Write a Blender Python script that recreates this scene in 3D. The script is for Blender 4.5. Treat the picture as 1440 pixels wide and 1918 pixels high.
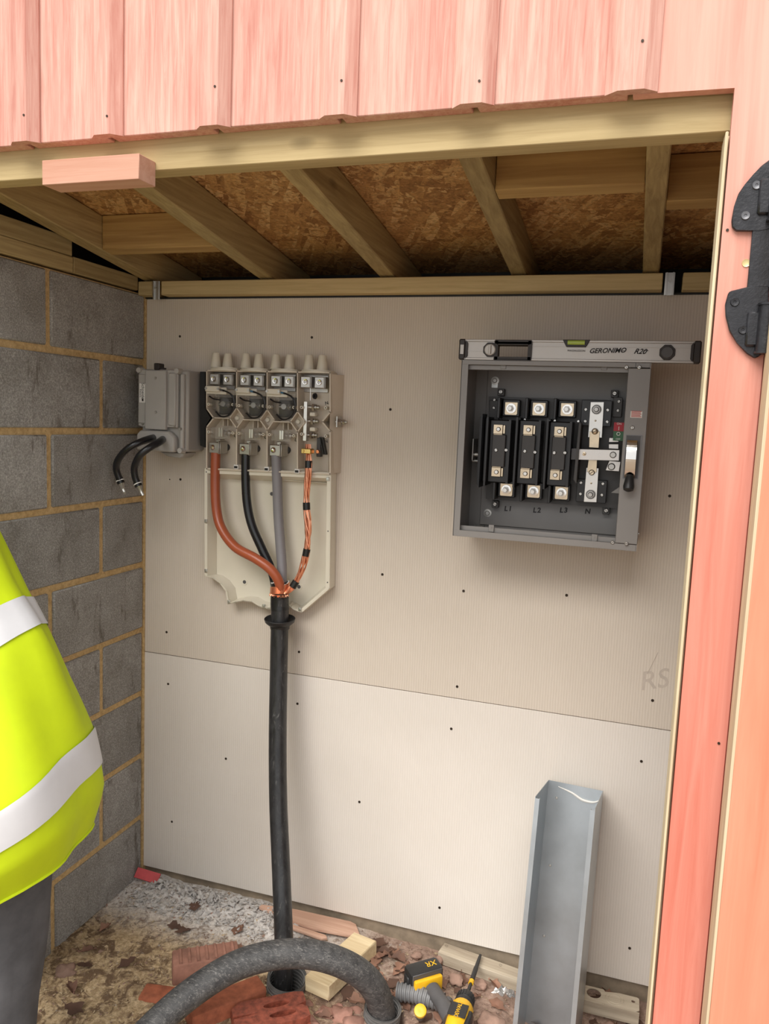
import bpy, bmesh, math, random
from mathutils import Vector, Matrix, noise
S = bpy.context.scene
COL = S.collection
for o in list(bpy.data.objects): bpy.data.objects.remove(o)
random.seed(7)
PI = math.pi

# ---------------------------------------------------------------- camera, sky, sun, exposure
CAM = Vector((1.57172, -2.24776, 1.63534)); FPX = 1471.1
CR = Vector((0.949531474792934, 0.31091840172288476, 0.041469577374780374))
CU = Vector((-0.07540233503325458, 0.09792033100075799, 0.9923336619546044))
CF = Vector((-0.30447408140774296, 0.9453789484893288, -0.11642240980207495))
cd = bpy.data.cameras.new('camera'); cam = bpy.data.objects.new('camera', cd); COL.objects.link(cam)
M = Matrix.Identity(4)
for i in range(3):
    M[i][0] = CR[i]; M[i][1] = CU[i]; M[i][2] = -CF[i]; M[i][3] = CAM[i]
cam.matrix_world = M
cd.sensor_fit = 'HORIZONTAL'; cd.sensor_width = 36; cd.lens = 36 * FPX / 1440; cd.clip_start = 0.02
S.camera = cam
W = bpy.data.worlds.new('overcast_sky'); S.world = W; W.use_nodes = True
bg = W.node_tree.nodes['Background']; bg.inputs[0].default_value = (0.97, 0.985, 1.0, 1); bg.inputs[1].default_value = 0.66
sd = bpy.data.lights.new('sun', 'SUN'); sd.energy = 2.3; sd.angle = math.radians(46); sd.color = (1, .96, .9)
sun = bpy.data.objects.new('sun', sd); COL.objects.link(sun)
sun.rotation_euler = Vector((0.15, 0.60, -0.77)).to_track_quat('-Z', 'Y').to_euler()
S.view_settings.view_transform = 'Standard'; S.view_settings.look = 'None'
S.view_settings.exposure = 0.90; S.view_settings.gamma = 1; S.view_settings.use_curve_mapping = False

# ---------------------------------------------------------------- survey helpers (pixel -> world point on a plane)
def ray(u, v): return CF + CR * ((u - 720) / FPX) - CU * ((v - 959) / FPX)
def U(u, v, y):
    d = ray(u, v); return CAM + d * ((y - CAM.y) / d.y)
def G(u, v, z):
    d = ray(u, v); return CAM + d * ((z - CAM.z) / d.z)

# ---------------------------------------------------------------- mesh helpers
def new(): return bmesh.new()
def _bev(bm, geom_verts, w, seg=1):
    if w <= 0: return
    es = set()
    for v in geom_verts:
        for e in v.link_edges: es.add(e)
    bmesh.ops.bevel(bm, geom=list(es), offset=w, segments=seg, affect='EDGES', profile=.5)
def box(bm, x0, x1, y0, y1, z0, z1, bev=0, mat=None, mi=0, seg=1):
    T = mat if mat is not None else Matrix.Identity(4)
    if x0 > x1: x0, x1 = x1, x0
    if y0 > y1: y0, y1 = y1, y0
    if z0 > z1: z0, z1 = z1, z0
    n0 = len(bm.faces)
    vs = [bm.verts.new(T @ Vector(c)) for c in ((x0,y0,z0),(x1,y0,z0),(x1,y1,z0),(x0,y1,z0),(x0,y0,z1),(x1,y0,z1),(x1,y1,z1),(x0,y1,z1))]
    fs = [bm.faces.new([vs[i] for i in f]) for f in ((0,3,2,1),(4,5,6,7),(0,1,5,4),(1,2,6,5),(2,3,7,6),(3,0,4,7))]
    for f in fs: f.material_index = mi
    if bev: _bev(bm, vs, min(bev, .45*min(x1-x0, y1-y0, z1-z0)), seg)
    return bm
def frame_of(d):
    d = Vector(d).normalized()
    a = Vector((0,0,1)) if abs(d.z) < .9 else Vector((1,0,0))
    x = d.cross(a).normalized(); y = d.cross(x).normalized()
    return x, y, d
def cyl(bm, p0, p1, r0, r1=None, n=16, mi=0, caps=True):
    p0 = Vector(p0); p1 = Vector(p1); r1 = r0 if r1 is None else r1
    x, y, d = frame_of(p1 - p0)
    A = []; B = []
    for i in range(n):
        a = 2*PI*i/n; o = x*math.cos(a) + y*math.sin(a)
        A.append(bm.verts.new(p0 + o*r0)); B.append(bm.verts.new(p1 + o*r1))
    for i in range(n):
        f = bm.faces.new([A[i], A[(i+1)%n], B[(i+1)%n], B[i]]); f.material_index = mi
    if caps:
        f = bm.faces.new(A[::-1]); f.material_index = mi
        f = bm.faces.new(B); f.material_index = mi
    return bm
def lathe(bm, prof, o, d, n=20, mi=0):
    # prof: list of (radius, height along d)
    o = Vector(o); x, y, d = frame_of(d); rings = []
    for r, h in prof:
        if r < 1e-6: rings.append([bm.verts.new(o + d*h)])
        else: rings.append([bm.verts.new(o + d*h + (x*math.cos(2*PI*i/n) + y*math.sin(2*PI*i/n))*r) for i in range(n)])
    for a, b in zip(rings, rings[1:]):
        for i in range(n):
            j = (i+1) % n
            if len(a) == 1 and len(b) == 1: continue
            if len(a) == 1: f = bm.faces.new([a[0], b[j], b[i]])
            elif len(b) == 1: f = bm.faces.new([a[i], a[j], b[0]])
            else: f = bm.faces.new([a[i], a[j], b[j], b[i]])
            f.material_index = mi
    return bm
def spline(pts, k=8):
    P = [Vector(p) for p in pts]; P = [P[0]*2 - P[1]] + P + [P[-1]*2 - P[-2]]; out = []
    for i in range(1, len(P)-2):
        a, b, c, d = P[i-1:i+3]
        for j in range(k):
            t = j/k
            out.append(.5*((2*b) + (c-a)*t + (2*a-5*b+4*c-d)*t*t + (3*b-a-3*c+d)*t**3))
    out.append(P[-2]); return out
def tube(bm, pts, r, n=12, k=8, mi=0, smooth=True, caps=True, wob=0):
    P = spline(pts, k) if smooth else [Vector(p) for p in pts]
    rf = r if callable(r) else (lambda t: r)
    t0 = (P[1]-P[0]).normalized(); x, y, _ = frame_of(t0); rings = []
    for i, p in enumerate(P):
        t = (P[min(i+1, len(P)-1)] - P[max(i-1, 0)]).normalized()
        x = (x - t*x.dot(t)).normalized(); y = t.cross(x)
        rr = rf(i/(len(P)-1))
        rings.append([bm.verts.new(p + (x*math.cos(2*PI*j/n) + y*math.sin(2*PI*j/n))*rr*(1+wob*noise.noise(p*60+Vector((j*1.7,0,0))))) for j in range(n)])
    for a, b in zip(rings, rings[1:]):
        for j in range(n):
            f = bm.faces.new([a[j], a[(j+1)%n], b[(j+1)%n], b[j]]); f.material_index = mi
    if caps:
        bm.faces.new(rings[0][::-1]).material_index = mi; bm.faces.new(rings[-1]).material_index = mi
    return bm
def prism(bm, pts, ax, a0, a1, mi=0, bev=0):
    # pts: 2D outline; ax 'x': (y,z), 'y': (x,z), 'z': (x,y)
    def mk(p, a):
        return {'x': (a, p[0], p[1]), 'y': (p[0], a, p[1]), 'z': (p[0], p[1], a)}[ax]
    A = [bm.verts.new(mk(p, a0)) for p in pts]; B = [bm.verts.new(mk(p, a1)) for p in pts]; n = len(pts)
    fs = [bm.faces.new(A), bm.faces.new(B[::-1])]
    for i in range(n): fs.append(bm.faces.new([A[i], B[i], B[(i+1)%n], A[(i+1)%n]]))
    for f in fs: f.material_index = mi
    if bev: _bev(bm, A+B, bev)
    return bm
def ribs(bm, pts, th, y0, y1, closed=False, mi=0):
    # thin upright walls along a polyline in the x-z plane
    P = [Vector((p[0], p[1])) for p in pts]
    if closed: P.append(P[0])
    for a, b in zip(P, P[1:]):
        d = (b-a); L = d.length
        if L < 1e-5: continue
        d.normalize(); nn = Vector((-d.y, d.x))*th/2; a2 = a - d*th*.3; b2 = b + d*th*.3
        prism(bm, [a2-nn, b2-nn, b2+nn, a2+nn], 'y', y0, y1, mi)
    return bm
def ball(bm, c, r, sx=1, sy=1, sz=1, n=12, mi=0):
    g = bmesh.ops.create_uvsphere(bm, u_segments=n, v_segments=max(6, n//2), radius=1)
    for v in g['verts']:
        v.co = Vector((v.co.x*r*sx, v.co.y*r*sy, v.co.z*r*sz)) + Vector(c)
        for f in v.link_faces: f.material_index = mi
    return bm

WM = {}
def finish(bm, sharp=38, recalc=True):
    if recalc: bmesh.ops.recalc_face_normals(bm, faces=bm.faces)
    for f in bm.faces: f.smooth = True
    lim = math.radians(sharp)
    for e in bm.edges:
        if len(e.link_faces) == 2 and e.calc_face_angle(0) > lim: e.smooth = False
def part(name, bm, mats, parent=None, kind=None, label=None, local=False, sharp=38):
    finish(bm, sharp)
    if parent is not None and not local: bm.transform(WM[parent].inverted())
    me = bpy.data.meshes.new(name); bm.to_mesh(me); bm.free()
    for m in (mats if isinstance(mats, (list, tuple)) else [mats]): me.materials.append(m)
    o = bpy.data.objects.new(name, me); COL.objects.link(o)
    if parent is not None: o.parent = parent; WM[o] = WM[parent].copy()
    else: WM[o] = Matrix.Identity(4)
    if kind: o['kind'] = kind
    if label: o['label'] = label
    return o
def tag(o, label, cat, group=None, kind=None):
    o['label'] = label; o['category'] = cat
    if group: o['group'] = group
    if kind: o['kind'] = kind
    return o
def thing(name, label, cat, loc=(0,0,0), rot=(0,0,0), group=None, mat=None):
    o = bpy.data.objects.new(name, None); COL.objects.link(o)
    o.empty_display_size = .05
    from mathutils import Euler
    m = mat if mat is not None else Matrix.Translation(Vector(loc)) @ Euler(rot).to_matrix().to_4x4()
    o.location = m.to_translation(); o.rotation_euler = m.to_euler()
    WM[o] = m.copy(); return tag(o, label, cat, group)
def single(name, bm, mats, label, cat, loc=(0,0,0), group=None, kind=None, mat=None, sharp=38):
    m = mat if mat is not None else Matrix.Translation(Vector(loc))
    bm.transform(m.inverted())
    o = part(name, bm, mats, sharp=sharp)
    o.location = m.to_translation(); o.rotation_euler = m.to_euler(); WM[o] = m.copy()
    return tag(o, label, cat, group, kind)
def text(name, s, mat4, size, m, parent, ext=.0003, shear=0, align='CENTER', sx=1, space=1, off=0):
    cu = bpy.data.curves.new(name, 'FONT'); cu.body = s; cu.size = size; cu.extrude = ext; cu.shear = shear
    cu.align_x = align; cu.align_y = 'CENTER'; cu.resolution_u = 3; cu.offset = off; cu.space_character = space
    t = bpy.data.objects.new(name, cu); COL.objects.link(t)
    dg = bpy.context.evaluated_depsgraph_get(); dg.update()
    me = bpy.data.meshes.new_from_object(t.evaluated_get(dg))
    bpy.data.objects.remove(t); bpy.data.curves.remove(cu)
    me.transform(WM[parent].inverted() @ mat4 @ Matrix.Diagonal((sx,1,1,1)))
    me.materials.clear(); me.materials.append(m)
    o = bpy.data.objects.new(name, me); COL.objects.link(o); o.parent = parent; WM[o] = WM[parent].copy(); return o
FACE = Matrix.Rotation(PI/2, 4, 'X')            # text plane facing -y
def at(p, rot=0): return Matrix.Translation(Vector(p)) @ FACE @ Matrix.Rotation(rot, 4, 'Z')

# ---------------------------------------------------------------- materials
class N:
    def __init__(s, name):
        s.m = bpy.data.materials.new(name); s.m.use_nodes = True; s.t = s.m.node_tree
        s.b = s.t.nodes['Principled BSDF']; s._c = None
    def n(s, typ, **kw):
        x = s.t.nodes.new(typ)
        for k, v in kw.items():
            if k.startswith('i_'): x.inputs[k[2:].replace('_', ' ')].default_value = v
            else: setattr(x, k, v)
        return x
    def l(s, a, b): s.t.links.new(a, b)
    def co(s, scale=(1,1,1), rot=(0,0,0), rand=0):
        if s._c is None: s._c = s.n('ShaderNodeTexCoord')
        mp = s.n('ShaderNodeMapping'); mp.inputs['Scale'].default_value = scale; mp.inputs['Rotation'].default_value = rot
        src = s._c.outputs['Object']
        if rand:
            oi = s.n('ShaderNodeObjectInfo'); ad = s.n('ShaderNodeVectorMath', operation='SCALE'); ad.inputs[0].default_value = (rand, rand*.7, rand*1.3)
            s.l(oi.outputs['Random'], ad.inputs['Scale'])
            a2 = s.n('ShaderNodeVectorMath', operation='ADD'); s.l(src, a2.inputs[0]); s.l(ad.outputs[0], a2.inputs[1]); src = a2.outputs[0]
        s.l(src, mp.inputs[0]); return mp.outputs[0]
    def noise(s, vec, scale=5, detail=4, rough=.6, dist=0):
        x = s.n('ShaderNodeTexNoise'); x.inputs['Scale'].default_value = scale; x.inputs['Detail'].default_value = detail
        x.inputs['Roughness'].default_value = rough; x.inputs['Distortion'].default_value = dist; s.l(vec, x.inputs['Vector']); return x.outputs['Fac']
    def ramp(s, fac, stops):
        x = s.n('ShaderNodeValToRGB'); cr = x.color_ramp
        while len(cr.elements) < len(stops): cr.elements.new(.5)
        for e, (p, c) in zip(cr.elements, stops):
            e.position = p; e.color = (*c, 1) if len(c) == 3 else c
        s.l(fac, x.inputs[0]); return x.outputs[0]
    def mix(s, fac, a, b, mode='MIX'):
        x = s.n('ShaderNodeMix', data_type='RGBA', blend_type=mode)
        for sock, v in ((x.inputs[0], fac), (x.inputs[6], a), (x.inputs[7], b)):
            if isinstance(v, (int, float)): sock.default_value = v
            elif isinstance(v, tuple): sock.default_value = (*v, 1) if len(v) == 3 else v
            else: s.l(v, sock)
        return x.outputs[2]
    def math(s, op, a, b=0, clamp=False):
        x = s.n('ShaderNodeMath', operation=op); x.use_clamp = clamp
        for sock, v in ((x.inputs[0], a), (x.inputs[1], b)):
            if isinstance(v, (int, float)): sock.default_value = v
            else: s.l(v, sock)
        return x.outputs[0]
    def col(s, c):
        if isinstance(c, tuple): s.b.inputs['Base Color'].default_value = (*c, 1)
        else: s.l(c, s.b.inputs['Base Color'])
    def bump(s, h, strength=.3, dist=.002):
        x = s.n('ShaderNodeBump'); x.inputs['Strength'].default_value = strength; x.inputs['Distance'].default_value = dist
        s.l(h, x.inputs['Height']); s.l(x.outputs[0], s.b.inputs['Normal'])
    def rough(s, r):
        if isinstance(r, (int, float)): s.b.inputs['Roughness'].default_value = r
        else: s.l(r, s.b.inputs['Roughness'])
def plain(name, c, rough=.5, metal=0, var=.12, scale=30, bump=.05, spec=.5, trans=0, alpha=1):
    m = N(name); f = m.noise(m.co(rand=3), scale, 5)
    lo = tuple(x*(1-var) for x in c); hi = tuple(min(1, x*(1+var)) for x in c)
    m.col(m.ramp(f, [(.3, lo), (.7, hi)])); m.b.inputs['Metallic'].default_value = metal
    m.rough(m.math('ADD', m.math('MULTIPLY', f, .2), rough-.1, True))
    m.b.inputs['Specular IOR Level'].default_value = spec
    if bump: m.bump(m.noise(m.co(), scale*4, 3), bump, .001)
    if trans: m.b.inputs['Transmission Weight'].default_value = trans
    if alpha < 1: m.b.inputs['Alpha'].default_value = alpha
    return m.m
def wood(name, dark, light, axis='x', grain=90, stretch=.045, rough=.7, knots=True, bump=.25, var=.15, rand=5):
    m = N(name); i = 'xyz'.index(axis); sc = [1,1,1]; sc[i] = stretch
    v = m.co(tuple(sc), rand=rand)
    f = m.noise(v, grain, 5, .65, .6)
    big = m.noise(v, grain*.13, 2, .5, 1.2)
    c = m.ramp(m.math('ADD', m.math('MULTIPLY', f, .62), m.math('MULTIPLY', big, .38)), [(.33, dark), (.62, light)])
    if knots:
        sc2 = [1,1,1]; sc2[i] = .45
        vo = m.n('ShaderNodeTexVoronoi'); vo.inputs['Scale'].default_value = 7; m.l(m.co(tuple(sc2), rand=rand), vo.inputs['Vector'])
        k = m.ramp(vo.outputs['Distance'], [(.03, (1,1,1)), (.11, (0,0,0))])
        c = m.mix(k, c, tuple(x*.55 for x in dark))
    oi = m.n('ShaderNodeObjectInfo')
    br = m.math('ADD', m.math('MULTIPLY', oi.outputs['Random'], var*2), 1-var)
    cx = m.n('ShaderNodeCombineColor'); [m.l(br, cx.inputs[q]) for q in range(3)]
    m.col(m.mix(1.0, c, cx.outputs[0], 'MULTIPLY')); m.rough(rough); m.bump(f, bump, .0015)
    m.b.inputs['Specular IOR Level'].default_value = .3
    return m.m

MT = {}
MT['pine_x'] = wood('treated_pine_lengthways', (.42,.31,.145), (.58,.45,.235), 'x')
MT['pine_y'] = wood('treated_pine_joist', (.27,.19,.085), (.47,.36,.175), 'y')
MT['pine_d'] = wood('damp_pine_noggin', (.30,.17,.06), (.50,.33,.13), 'x', grain=55)
MT['pine_z'] = wood('treated_pine_upright', (.52,.41,.26), (.69,.58,.40), 'z')
MT['pink_z'] = wood('red_washed_cladding', (.50,.205,.16), (.68,.41,.335), 'z', grain=130, knots=False, bump=.35, var=.07, stretch=.05)
MT['jamb_z'] = wood('red_washed_jamb', (.56,.165,.115), (.68,.27,.205), 'z', grain=50, knots=False, bump=.2, var=.03)
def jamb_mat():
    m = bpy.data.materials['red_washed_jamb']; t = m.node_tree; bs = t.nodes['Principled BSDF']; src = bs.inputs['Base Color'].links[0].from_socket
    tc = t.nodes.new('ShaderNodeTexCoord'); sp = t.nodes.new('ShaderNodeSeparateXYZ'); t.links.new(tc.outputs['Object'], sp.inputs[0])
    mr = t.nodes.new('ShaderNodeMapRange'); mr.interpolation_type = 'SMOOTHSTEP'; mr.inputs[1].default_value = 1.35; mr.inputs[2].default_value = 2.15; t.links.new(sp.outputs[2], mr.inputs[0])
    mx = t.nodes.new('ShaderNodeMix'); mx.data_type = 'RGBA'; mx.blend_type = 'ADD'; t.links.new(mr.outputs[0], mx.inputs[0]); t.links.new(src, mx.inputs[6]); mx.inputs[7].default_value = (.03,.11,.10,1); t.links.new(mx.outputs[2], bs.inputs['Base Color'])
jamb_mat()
MT['door_z'] = wood('red_washed_door', (.56,.20,.115), (.67,.285,.18), 'z', grain=30, knots=False, bump=.15, var=.03)
MT['pink_x'] = wood('red_washed_offcut', (.52,.25,.165), (.64,.37,.27), 'x', grain=70, knots=False)
MT['plank'] = wood('sun_faded_pink_plank', (.56,.32,.22), (.76,.50,.38), 'x', grain=70)
MT['offcut'] = wood('pale_pine_offcut', (.62,.46,.26), (.86,.72,.47), 'y', grain=60)
MT['weather'] = wood('muddy_pale_timber', (.28,.22,.16), (.62,.54,.42), 'x', grain=40, var=.05)
# OSB
m = N('oriented_strand_board'); acc = None; hh = None
for k, (ang, sx, sy, sc) in enumerate([(.35, 1, .13, 44), (1.4, 1, .15, 38), (-.5, 1, .14, 50)]):
    v = m.co((1,1,.01), (0,0,ang)); mp = m.n('ShaderNodeMapping'); mp.inputs['Scale'].default_value = (sx, sy, 1); m.l(v, mp.inputs[0])
    vo = m.n('ShaderNodeTexVoronoi'); vo.inputs['Scale'].default_value = sc; m.l(mp.outputs[0], vo.inputs['Vector'])
    sp = m.n('ShaderNodeSeparateColor'); m.l(vo.outputs['Color'], sp.inputs[0])
    c = m.ramp(sp.outputs[0], [(0, (.34,.16,.052)), (.3, (.50,.26,.09)), (.65, (.64,.36,.135)), (1, (.80,.52,.24))])
    if acc is None: acc, hh = c, sp.outputs[1]
    else:
        mk = m.ramp(m.noise(m.co((1,1,.01)), 16+9*k, 3, .6, 1), [(.48, (0,0,0)), (.50, (1,1,1))])
        acc = m.mix(mk, acc, c); hh = m.mix(mk, hh, sp.outputs[1])
fine = m.noise(m.co((1,1,.01)), 120, 5); acc = m.mix(.75, acc, m.ramp(fine, [(.3, (.42,.42,.42)), (.6, (1.0,1.0,1.0))]), 'MULTIPLY')
m.col(acc); m.rough(.75); m.bump(hh, .5, .003); MT['osb'] = m.m
# concrete block
m = N('aggregate_concrete_block'); v = m.co(rand=4)
f1 = m.noise(v, 230, 6, .85); f2 = m.noise(v, 9, 4, .6, .5); f3 = m.noise(m.co((1,1,.3), rand=4), 14, 4, .7)
c = m.ramp(f1, [(.30, (.14,.132,.122)), (.5, (.31,.30,.283)), (.68, (.62,.605,.58))])
c = m.mix(.7, c, m.ramp(f2, [(.35, (.75,.73,.70)), (.65, (1.12,1.12,1.12))]), 'MULTIPLY')
c = m.mix(m.ramp(f3, [(.33, (.75,.75,.75)), (.42, (0,0,0))]), c, (.10,.08,.062))
oi = m.n('ShaderNodeObjectInfo'); br = m.math('ADD', m.math('MULTIPLY', oi.outputs['Random'], .25), .86)
cx = m.n('ShaderNodeCombineColor'); [m.l(br, cx.inputs[q]) for q in range(3)]
m.col(m.mix(1.0, c, cx.outputs[0], 'MULTIPLY')); m.rough(.9); m.bump(f1, .6, .003); MT['block'] = m.m
m = N('sandy_mortar'); f1 = m.noise(m.co(), 90, 5, .7); m.col(m.ramp(f1, [(.3, (.42,.27,.11)), (.7, (.70,.50,.25))])); m.rough(.95); m.bump(f1, .6, .003); MT['mortar'] = m.m
# cement board
m = N('cement_board'); v = m.co()
w = m.n('ShaderNodeTexWave', wave_type='BANDS', bands_direction='X'); w.inputs['Scale'].default_value = 42; w.inputs['Distortion'].default_value = 1.5; w.inputs['Detail'].default_value = 3; w.inputs['Detail Scale'].default_value = 5
m.l(m.co((1,1,.12)), w.inputs['Vector'])
f2 = m.noise(v, 3.0, 4, .6); f3 = m.noise(v, 220, 3, .7)
c = m.ramp(w.outputs['Fac'], [(0, (.600,.527,.447)), (1, (.672,.598,.515))])
c = m.mix(.5, c, m.ramp(f2, [(.3, (.93,.92,.90)), (.7, (1.04,1.04,1.04))]), 'MULTIPLY')
st = m.noise(m.co(rand=1), 7, 5, .7); c = m.mix(m.ramp(st, [(.70, (0,0,0)), (.80, (.25,.25,.25))]), c, (.42,.31,.2))
m.col(c); m.rough(.85); m.bump(m.math('ADD', m.math('MULTIPLY', w.outputs['Fac'], .7), m.math('MULTIPLY', f3, .5)), .25, .0012); MT['board'] = m.m
MT['board2'] = m.m.copy(); MT['board2'].name = 'pale_cement_board'
for n_ in MT['board2'].node_tree.nodes:
    if n_.type == 'VALTORGB' and abs(n_.color_ramp.elements[0].color[0]-.600) < .001:
        n_.color_ramp.elements[0].color = (.70,.645,.585,1); n_.color_ramp.elements[1].color = (.75,.695,.635,1)
# soil
m = N('sandy_muddy_ground'); v = m.co()
f1 = m.noise(v, 8, 6, .7, .4); f2 = m.noise(v, 70, 6, .8); f3 = m.noise(v, 20, 5, .7, .8)
c = m.ramp(f2, [(.28, (.16,.10,.055)), (.44, (.44,.31,.17)), (.62, (.74,.57,.36))])
c = m.mix(m.ramp(f3, [(.43, (.9,.9,.9)), (.53, (0,0,0))]), c, (.15,.088,.048))
sep = m.n('ShaderNodeSeparateXYZ'); m.l(v, sep.inputs[0])
def band(src, a, b): 
    x = m.n('ShaderNodeMapRange', interpolation_type='SMOOTHSTEP'); x.inputs[1].default_value = a; x.inputs[2].default_value = b; m.l(src, x.inputs[0]); return x.outputs[0]
powder = m.math('MULTIPLY', band(sep.outputs[1], -.33, -.12), band(sep.outputs[0], 1.35, .5))
powder = m.math('MULTIPLY', powder, m.ramp(m.math('ADD', m.math('MULTIPLY', f2, .45), m.math('MULTIPLY', f3, .55)), [(.36, (0,0,0)), (.50, (1,1,1))]))
c = m.mix(powder, c, m.ramp(f2, [(.3, (.50,.46,.43)), (.6, (.84,.80,.77))]))
clay = m.math('MULTIPLY', band(sep.outputs[0], .68, .98), m.ramp(f1, [(.30, (.2,.2,.2)), (.5, (1,1,1))]))
c = m.mix(clay, c, m.ramp(f2, [(.3, (.19,.115,.085)), (.62, (.47,.325,.255))]))
white = m.ramp(m.noise(v, 34, 4, .7), [(.64, (0,0,0)), (.70, (.8,.8,.8))])
c = m.mix(white, c, (.55,.51,.48))
m.col(c); m.rough(.95); m.bump(m.math('ADD', f2, m.math('MULTIPLY', f3, .8)), .8, .006); MT['soil'] = m.m
m = N('trodden_yard'); f = m.noise(m.co(), 5, 6, .7); m.col(m.ramp(f, [(.3, (.17,.125,.085)), (.7, (.32,.25,.18))])); m.rough(.95); MT['yard'] = m.m
MT['dark_gap'] = plain('black_gap_shade', (.012,.012,.012), .6)  # flat black standing in for the darkness inside gaps
MT['shade_masonry'] = plain('shadowed_masonry', (.022,.020,.018), .9, bump=.5)  # masonry colour blackened to give the shade behind the wall plate
MT['base'] = plain('dirty_render', (.27,.215,.155), .9, var=.35, scale=14, bump=.6)
MT['galv'] = plain('galvanised_steel', (.46,.50,.53), .36, .85, .10, 9, .02)
MT['strap'] = plain('galvanised_strap', (.62,.62,.60), .35, .9, .15, 20, .02)
MT['grey_plastic'] = plain('grey_plastic', (.37,.35,.325), .42, 0, .05, 12, .02)
MT['grey_plastic2'] = plain('pale_grey_plastic', (.42,.40,.375), .40, 0, .05, 12, .02)
MT['cream'] = plain('cream_moulding', (.60,.52,.42), .38, 0, .05, 10, .02)
MT['cream_tray'] = plain('cream_tray_moulding', (.70,.65,.54), .35, 0, .04, 6, .01)
MT['silver'] = plain('plated_terminal', (.50,.48,.45), .40, 1, .12, 40, .02)
MT['white_metal'] = plain('bright_tinned_strip', (.70,.68,.64), .33, .9, .05, 30, .02)
MT['brass'] = plain('brass', (.72,.50,.18), .28, 1, .15, 40, .03)
MT['tin_brass'] = plain('tinned_brass_clip', (.60,.49,.35), .30, 1, .15, 40, .03)
MT['copper_dark'] = plain('bare_copper', (.90,.40,.24), .30, .9, .15, 60, .03)
MT['brown'] = plain('brown_insulation', (.36,.085,.035), .33, 0, .08, 8, .01)
MT['black_ins'] = plain('black_insulation', (.012,.012,.014), .28, 0, .2, 10, .01)
MT['grey_ins'] = plain('grey_insulation', (.22,.21,.22), .42, 0, .06, 10, .01)
MT['tape'] = plain('black_tape', (.010,.010,.010), .35, 0, .2, 10, .02)
m = N('scuffed_black_sheath'); f = m.noise(m.co((1,1,.35)), 26, 6, .8, .6); g = m.noise(m.co((1,1,.2)), 60, 5, .7, 1.5)
m.col(m.mix(m.ramp(g, [(.60, (0,0,0)), (.78, (.6,.6,.6))]), m.ramp(f, [(.35, (.010,.010,.011)), (.75, (.045,.045,.046))]), (.26,.25,.24))); m.rough(m.math('ADD', m.math('MULTIPLY', g, .5), .12)); m.bump(f, .15, .001); MT['sheath'] = m.m
m = N('dusty_ribbed_hose'); f = m.noise(m.co((1,1,1)), 26, 7, .8, 1.2); g = m.noise(m.co((.25,1,1), (0,.3,.6)), 150, 6, .85, 1.2)
m.col(m.mix(m.ramp(g, [(.52, (0,0,0)), (.70, (.75,.75,.75))]), m.ramp(f, [(.32, (.016,.016,.018)), (.68, (.085,.083,.082))]), (.34,.32,.30))); m.rough(.62); m.bump(f, .4, .002); MT['hose'] = m.m
MT['switch_grey'] = plain('grey_painted_steel', (.25,.235,.222), .42, .15, .04, 8, .02)
MT['switch_in'] = plain('grey_painted_steel_inside', (.205,.195,.187), .45, .15, .05, 8, .02)
MT['black_mould'] = plain('black_phenolic_moulding', (.012,.011,.011), .33, 0, .2, 20, .03)
MT['dark_mould'] = plain('dark_grey_moulding', (.052,.048,.046), .45, 0, .1, 20, .03)
MT['chrome'] = plain('chrome_lever', (.75,.72,.68), .14, 1, .06, 20, .01)
MT['red'] = plain('red_sign', (.40,.008,.02), .4, 0, .05)
MT['green'] = plain('green_sign', (.03,.12,.045), .4, 0, .05)
MT['white'] = plain('white_print', (.78,.76,.72), .5, 0, .04)
MT['ink'] = plain('black_ink', (.012,.010,.010), .6, 0, .1)
MT['pencil'] = plain('faint_pencil', (.53,.46,.395), .8, 0, .1)
MT['sticker_red'] = plain('red_sticker_print', (.55,.13,.11), .5, 0, .05)
MT['alu'] = plain('anodised_aluminium', (.43,.395,.36), .42, .75, .06, 25, .02)
MT['alu_lt'] = plain('bright_aluminium_edge', (.62,.58,.54), .3, .8, .06, 25, .02)
MT['level_black'] = plain('dark_rubber', (.028,.022,.020), .5)
m = plain('vial_liquid', (.42,.55,.10), .12, 0, .03); MT['vial'] = m
MT['vial_clear'] = plain('clear_vial', (.50,.47,.43), .12, .1, .03)
MT['clear'] = plain('smoked_clear_plastic', (.20,.19,.165), .06, 0, .03, 10, .01, alpha=.30)
MT['clear2'] = plain('clear_cover_plastic', (.50,.47,.42), .07, 0, .03, 10, .01, alpha=.16)
MT['blue'] = plain('blue_ferrule', (.06,.18,.30), .4)
MT['screw_dark'] = plain('rusty_screw', (.045,.030,.020), .5, .5)
MT['screw_brass'] = plain('yellow_zinc_screw', (.75,.60,.30), .35, .8)
MT['iron'] = plain('black_hammered_iron', (.022,.022,.026), .34, .2, .3, 60, .5)
MT['iron_screw'] = plain('grey_screw_head', (.16,.16,.17), .35, .6)
MT['brick'] = plain('red_clay_brick', (.36,.11,.055), .85, 0, .3, 40, .6)
MT['brick2'] = plain('dusty_red_brick', (.33,.16,.115), .9, 0, .3, 24, .7)
MT['brick3'] = plain('wet_red_brick', (.22,.055,.032), .5, 0, .5, 70, .8)
MT['clay'] = plain('red_clay_lump', (.36,.19,.145), .9, 0, .3, 18, .7)
MT['clay2'] = plain('brown_clay_lump', (.30,.19,.145), .95, 0, .3, 22, .7)
MT['sand'] = plain('sand_crumb', (.46,.35,.22), .95, 0, .3, 30, .6)
MT['powder'] = plain('pale_crumpled_mortar', (.50,.475,.455), .95, 0, .25, 30, .7)
MT['leaf'] = plain('dry_brown_leaf', (.17,.085,.055), .75, 0, .4, 18, .4)
MT['leaf2'] = plain('dry_tan_leaf', (.28,.15,.10), .75, 0, .35, 18, .4)
MT['leaf3'] = plain('wet_dark_leaf', (.10,.052,.035), .6, 0, .3, 18, .4)
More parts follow.
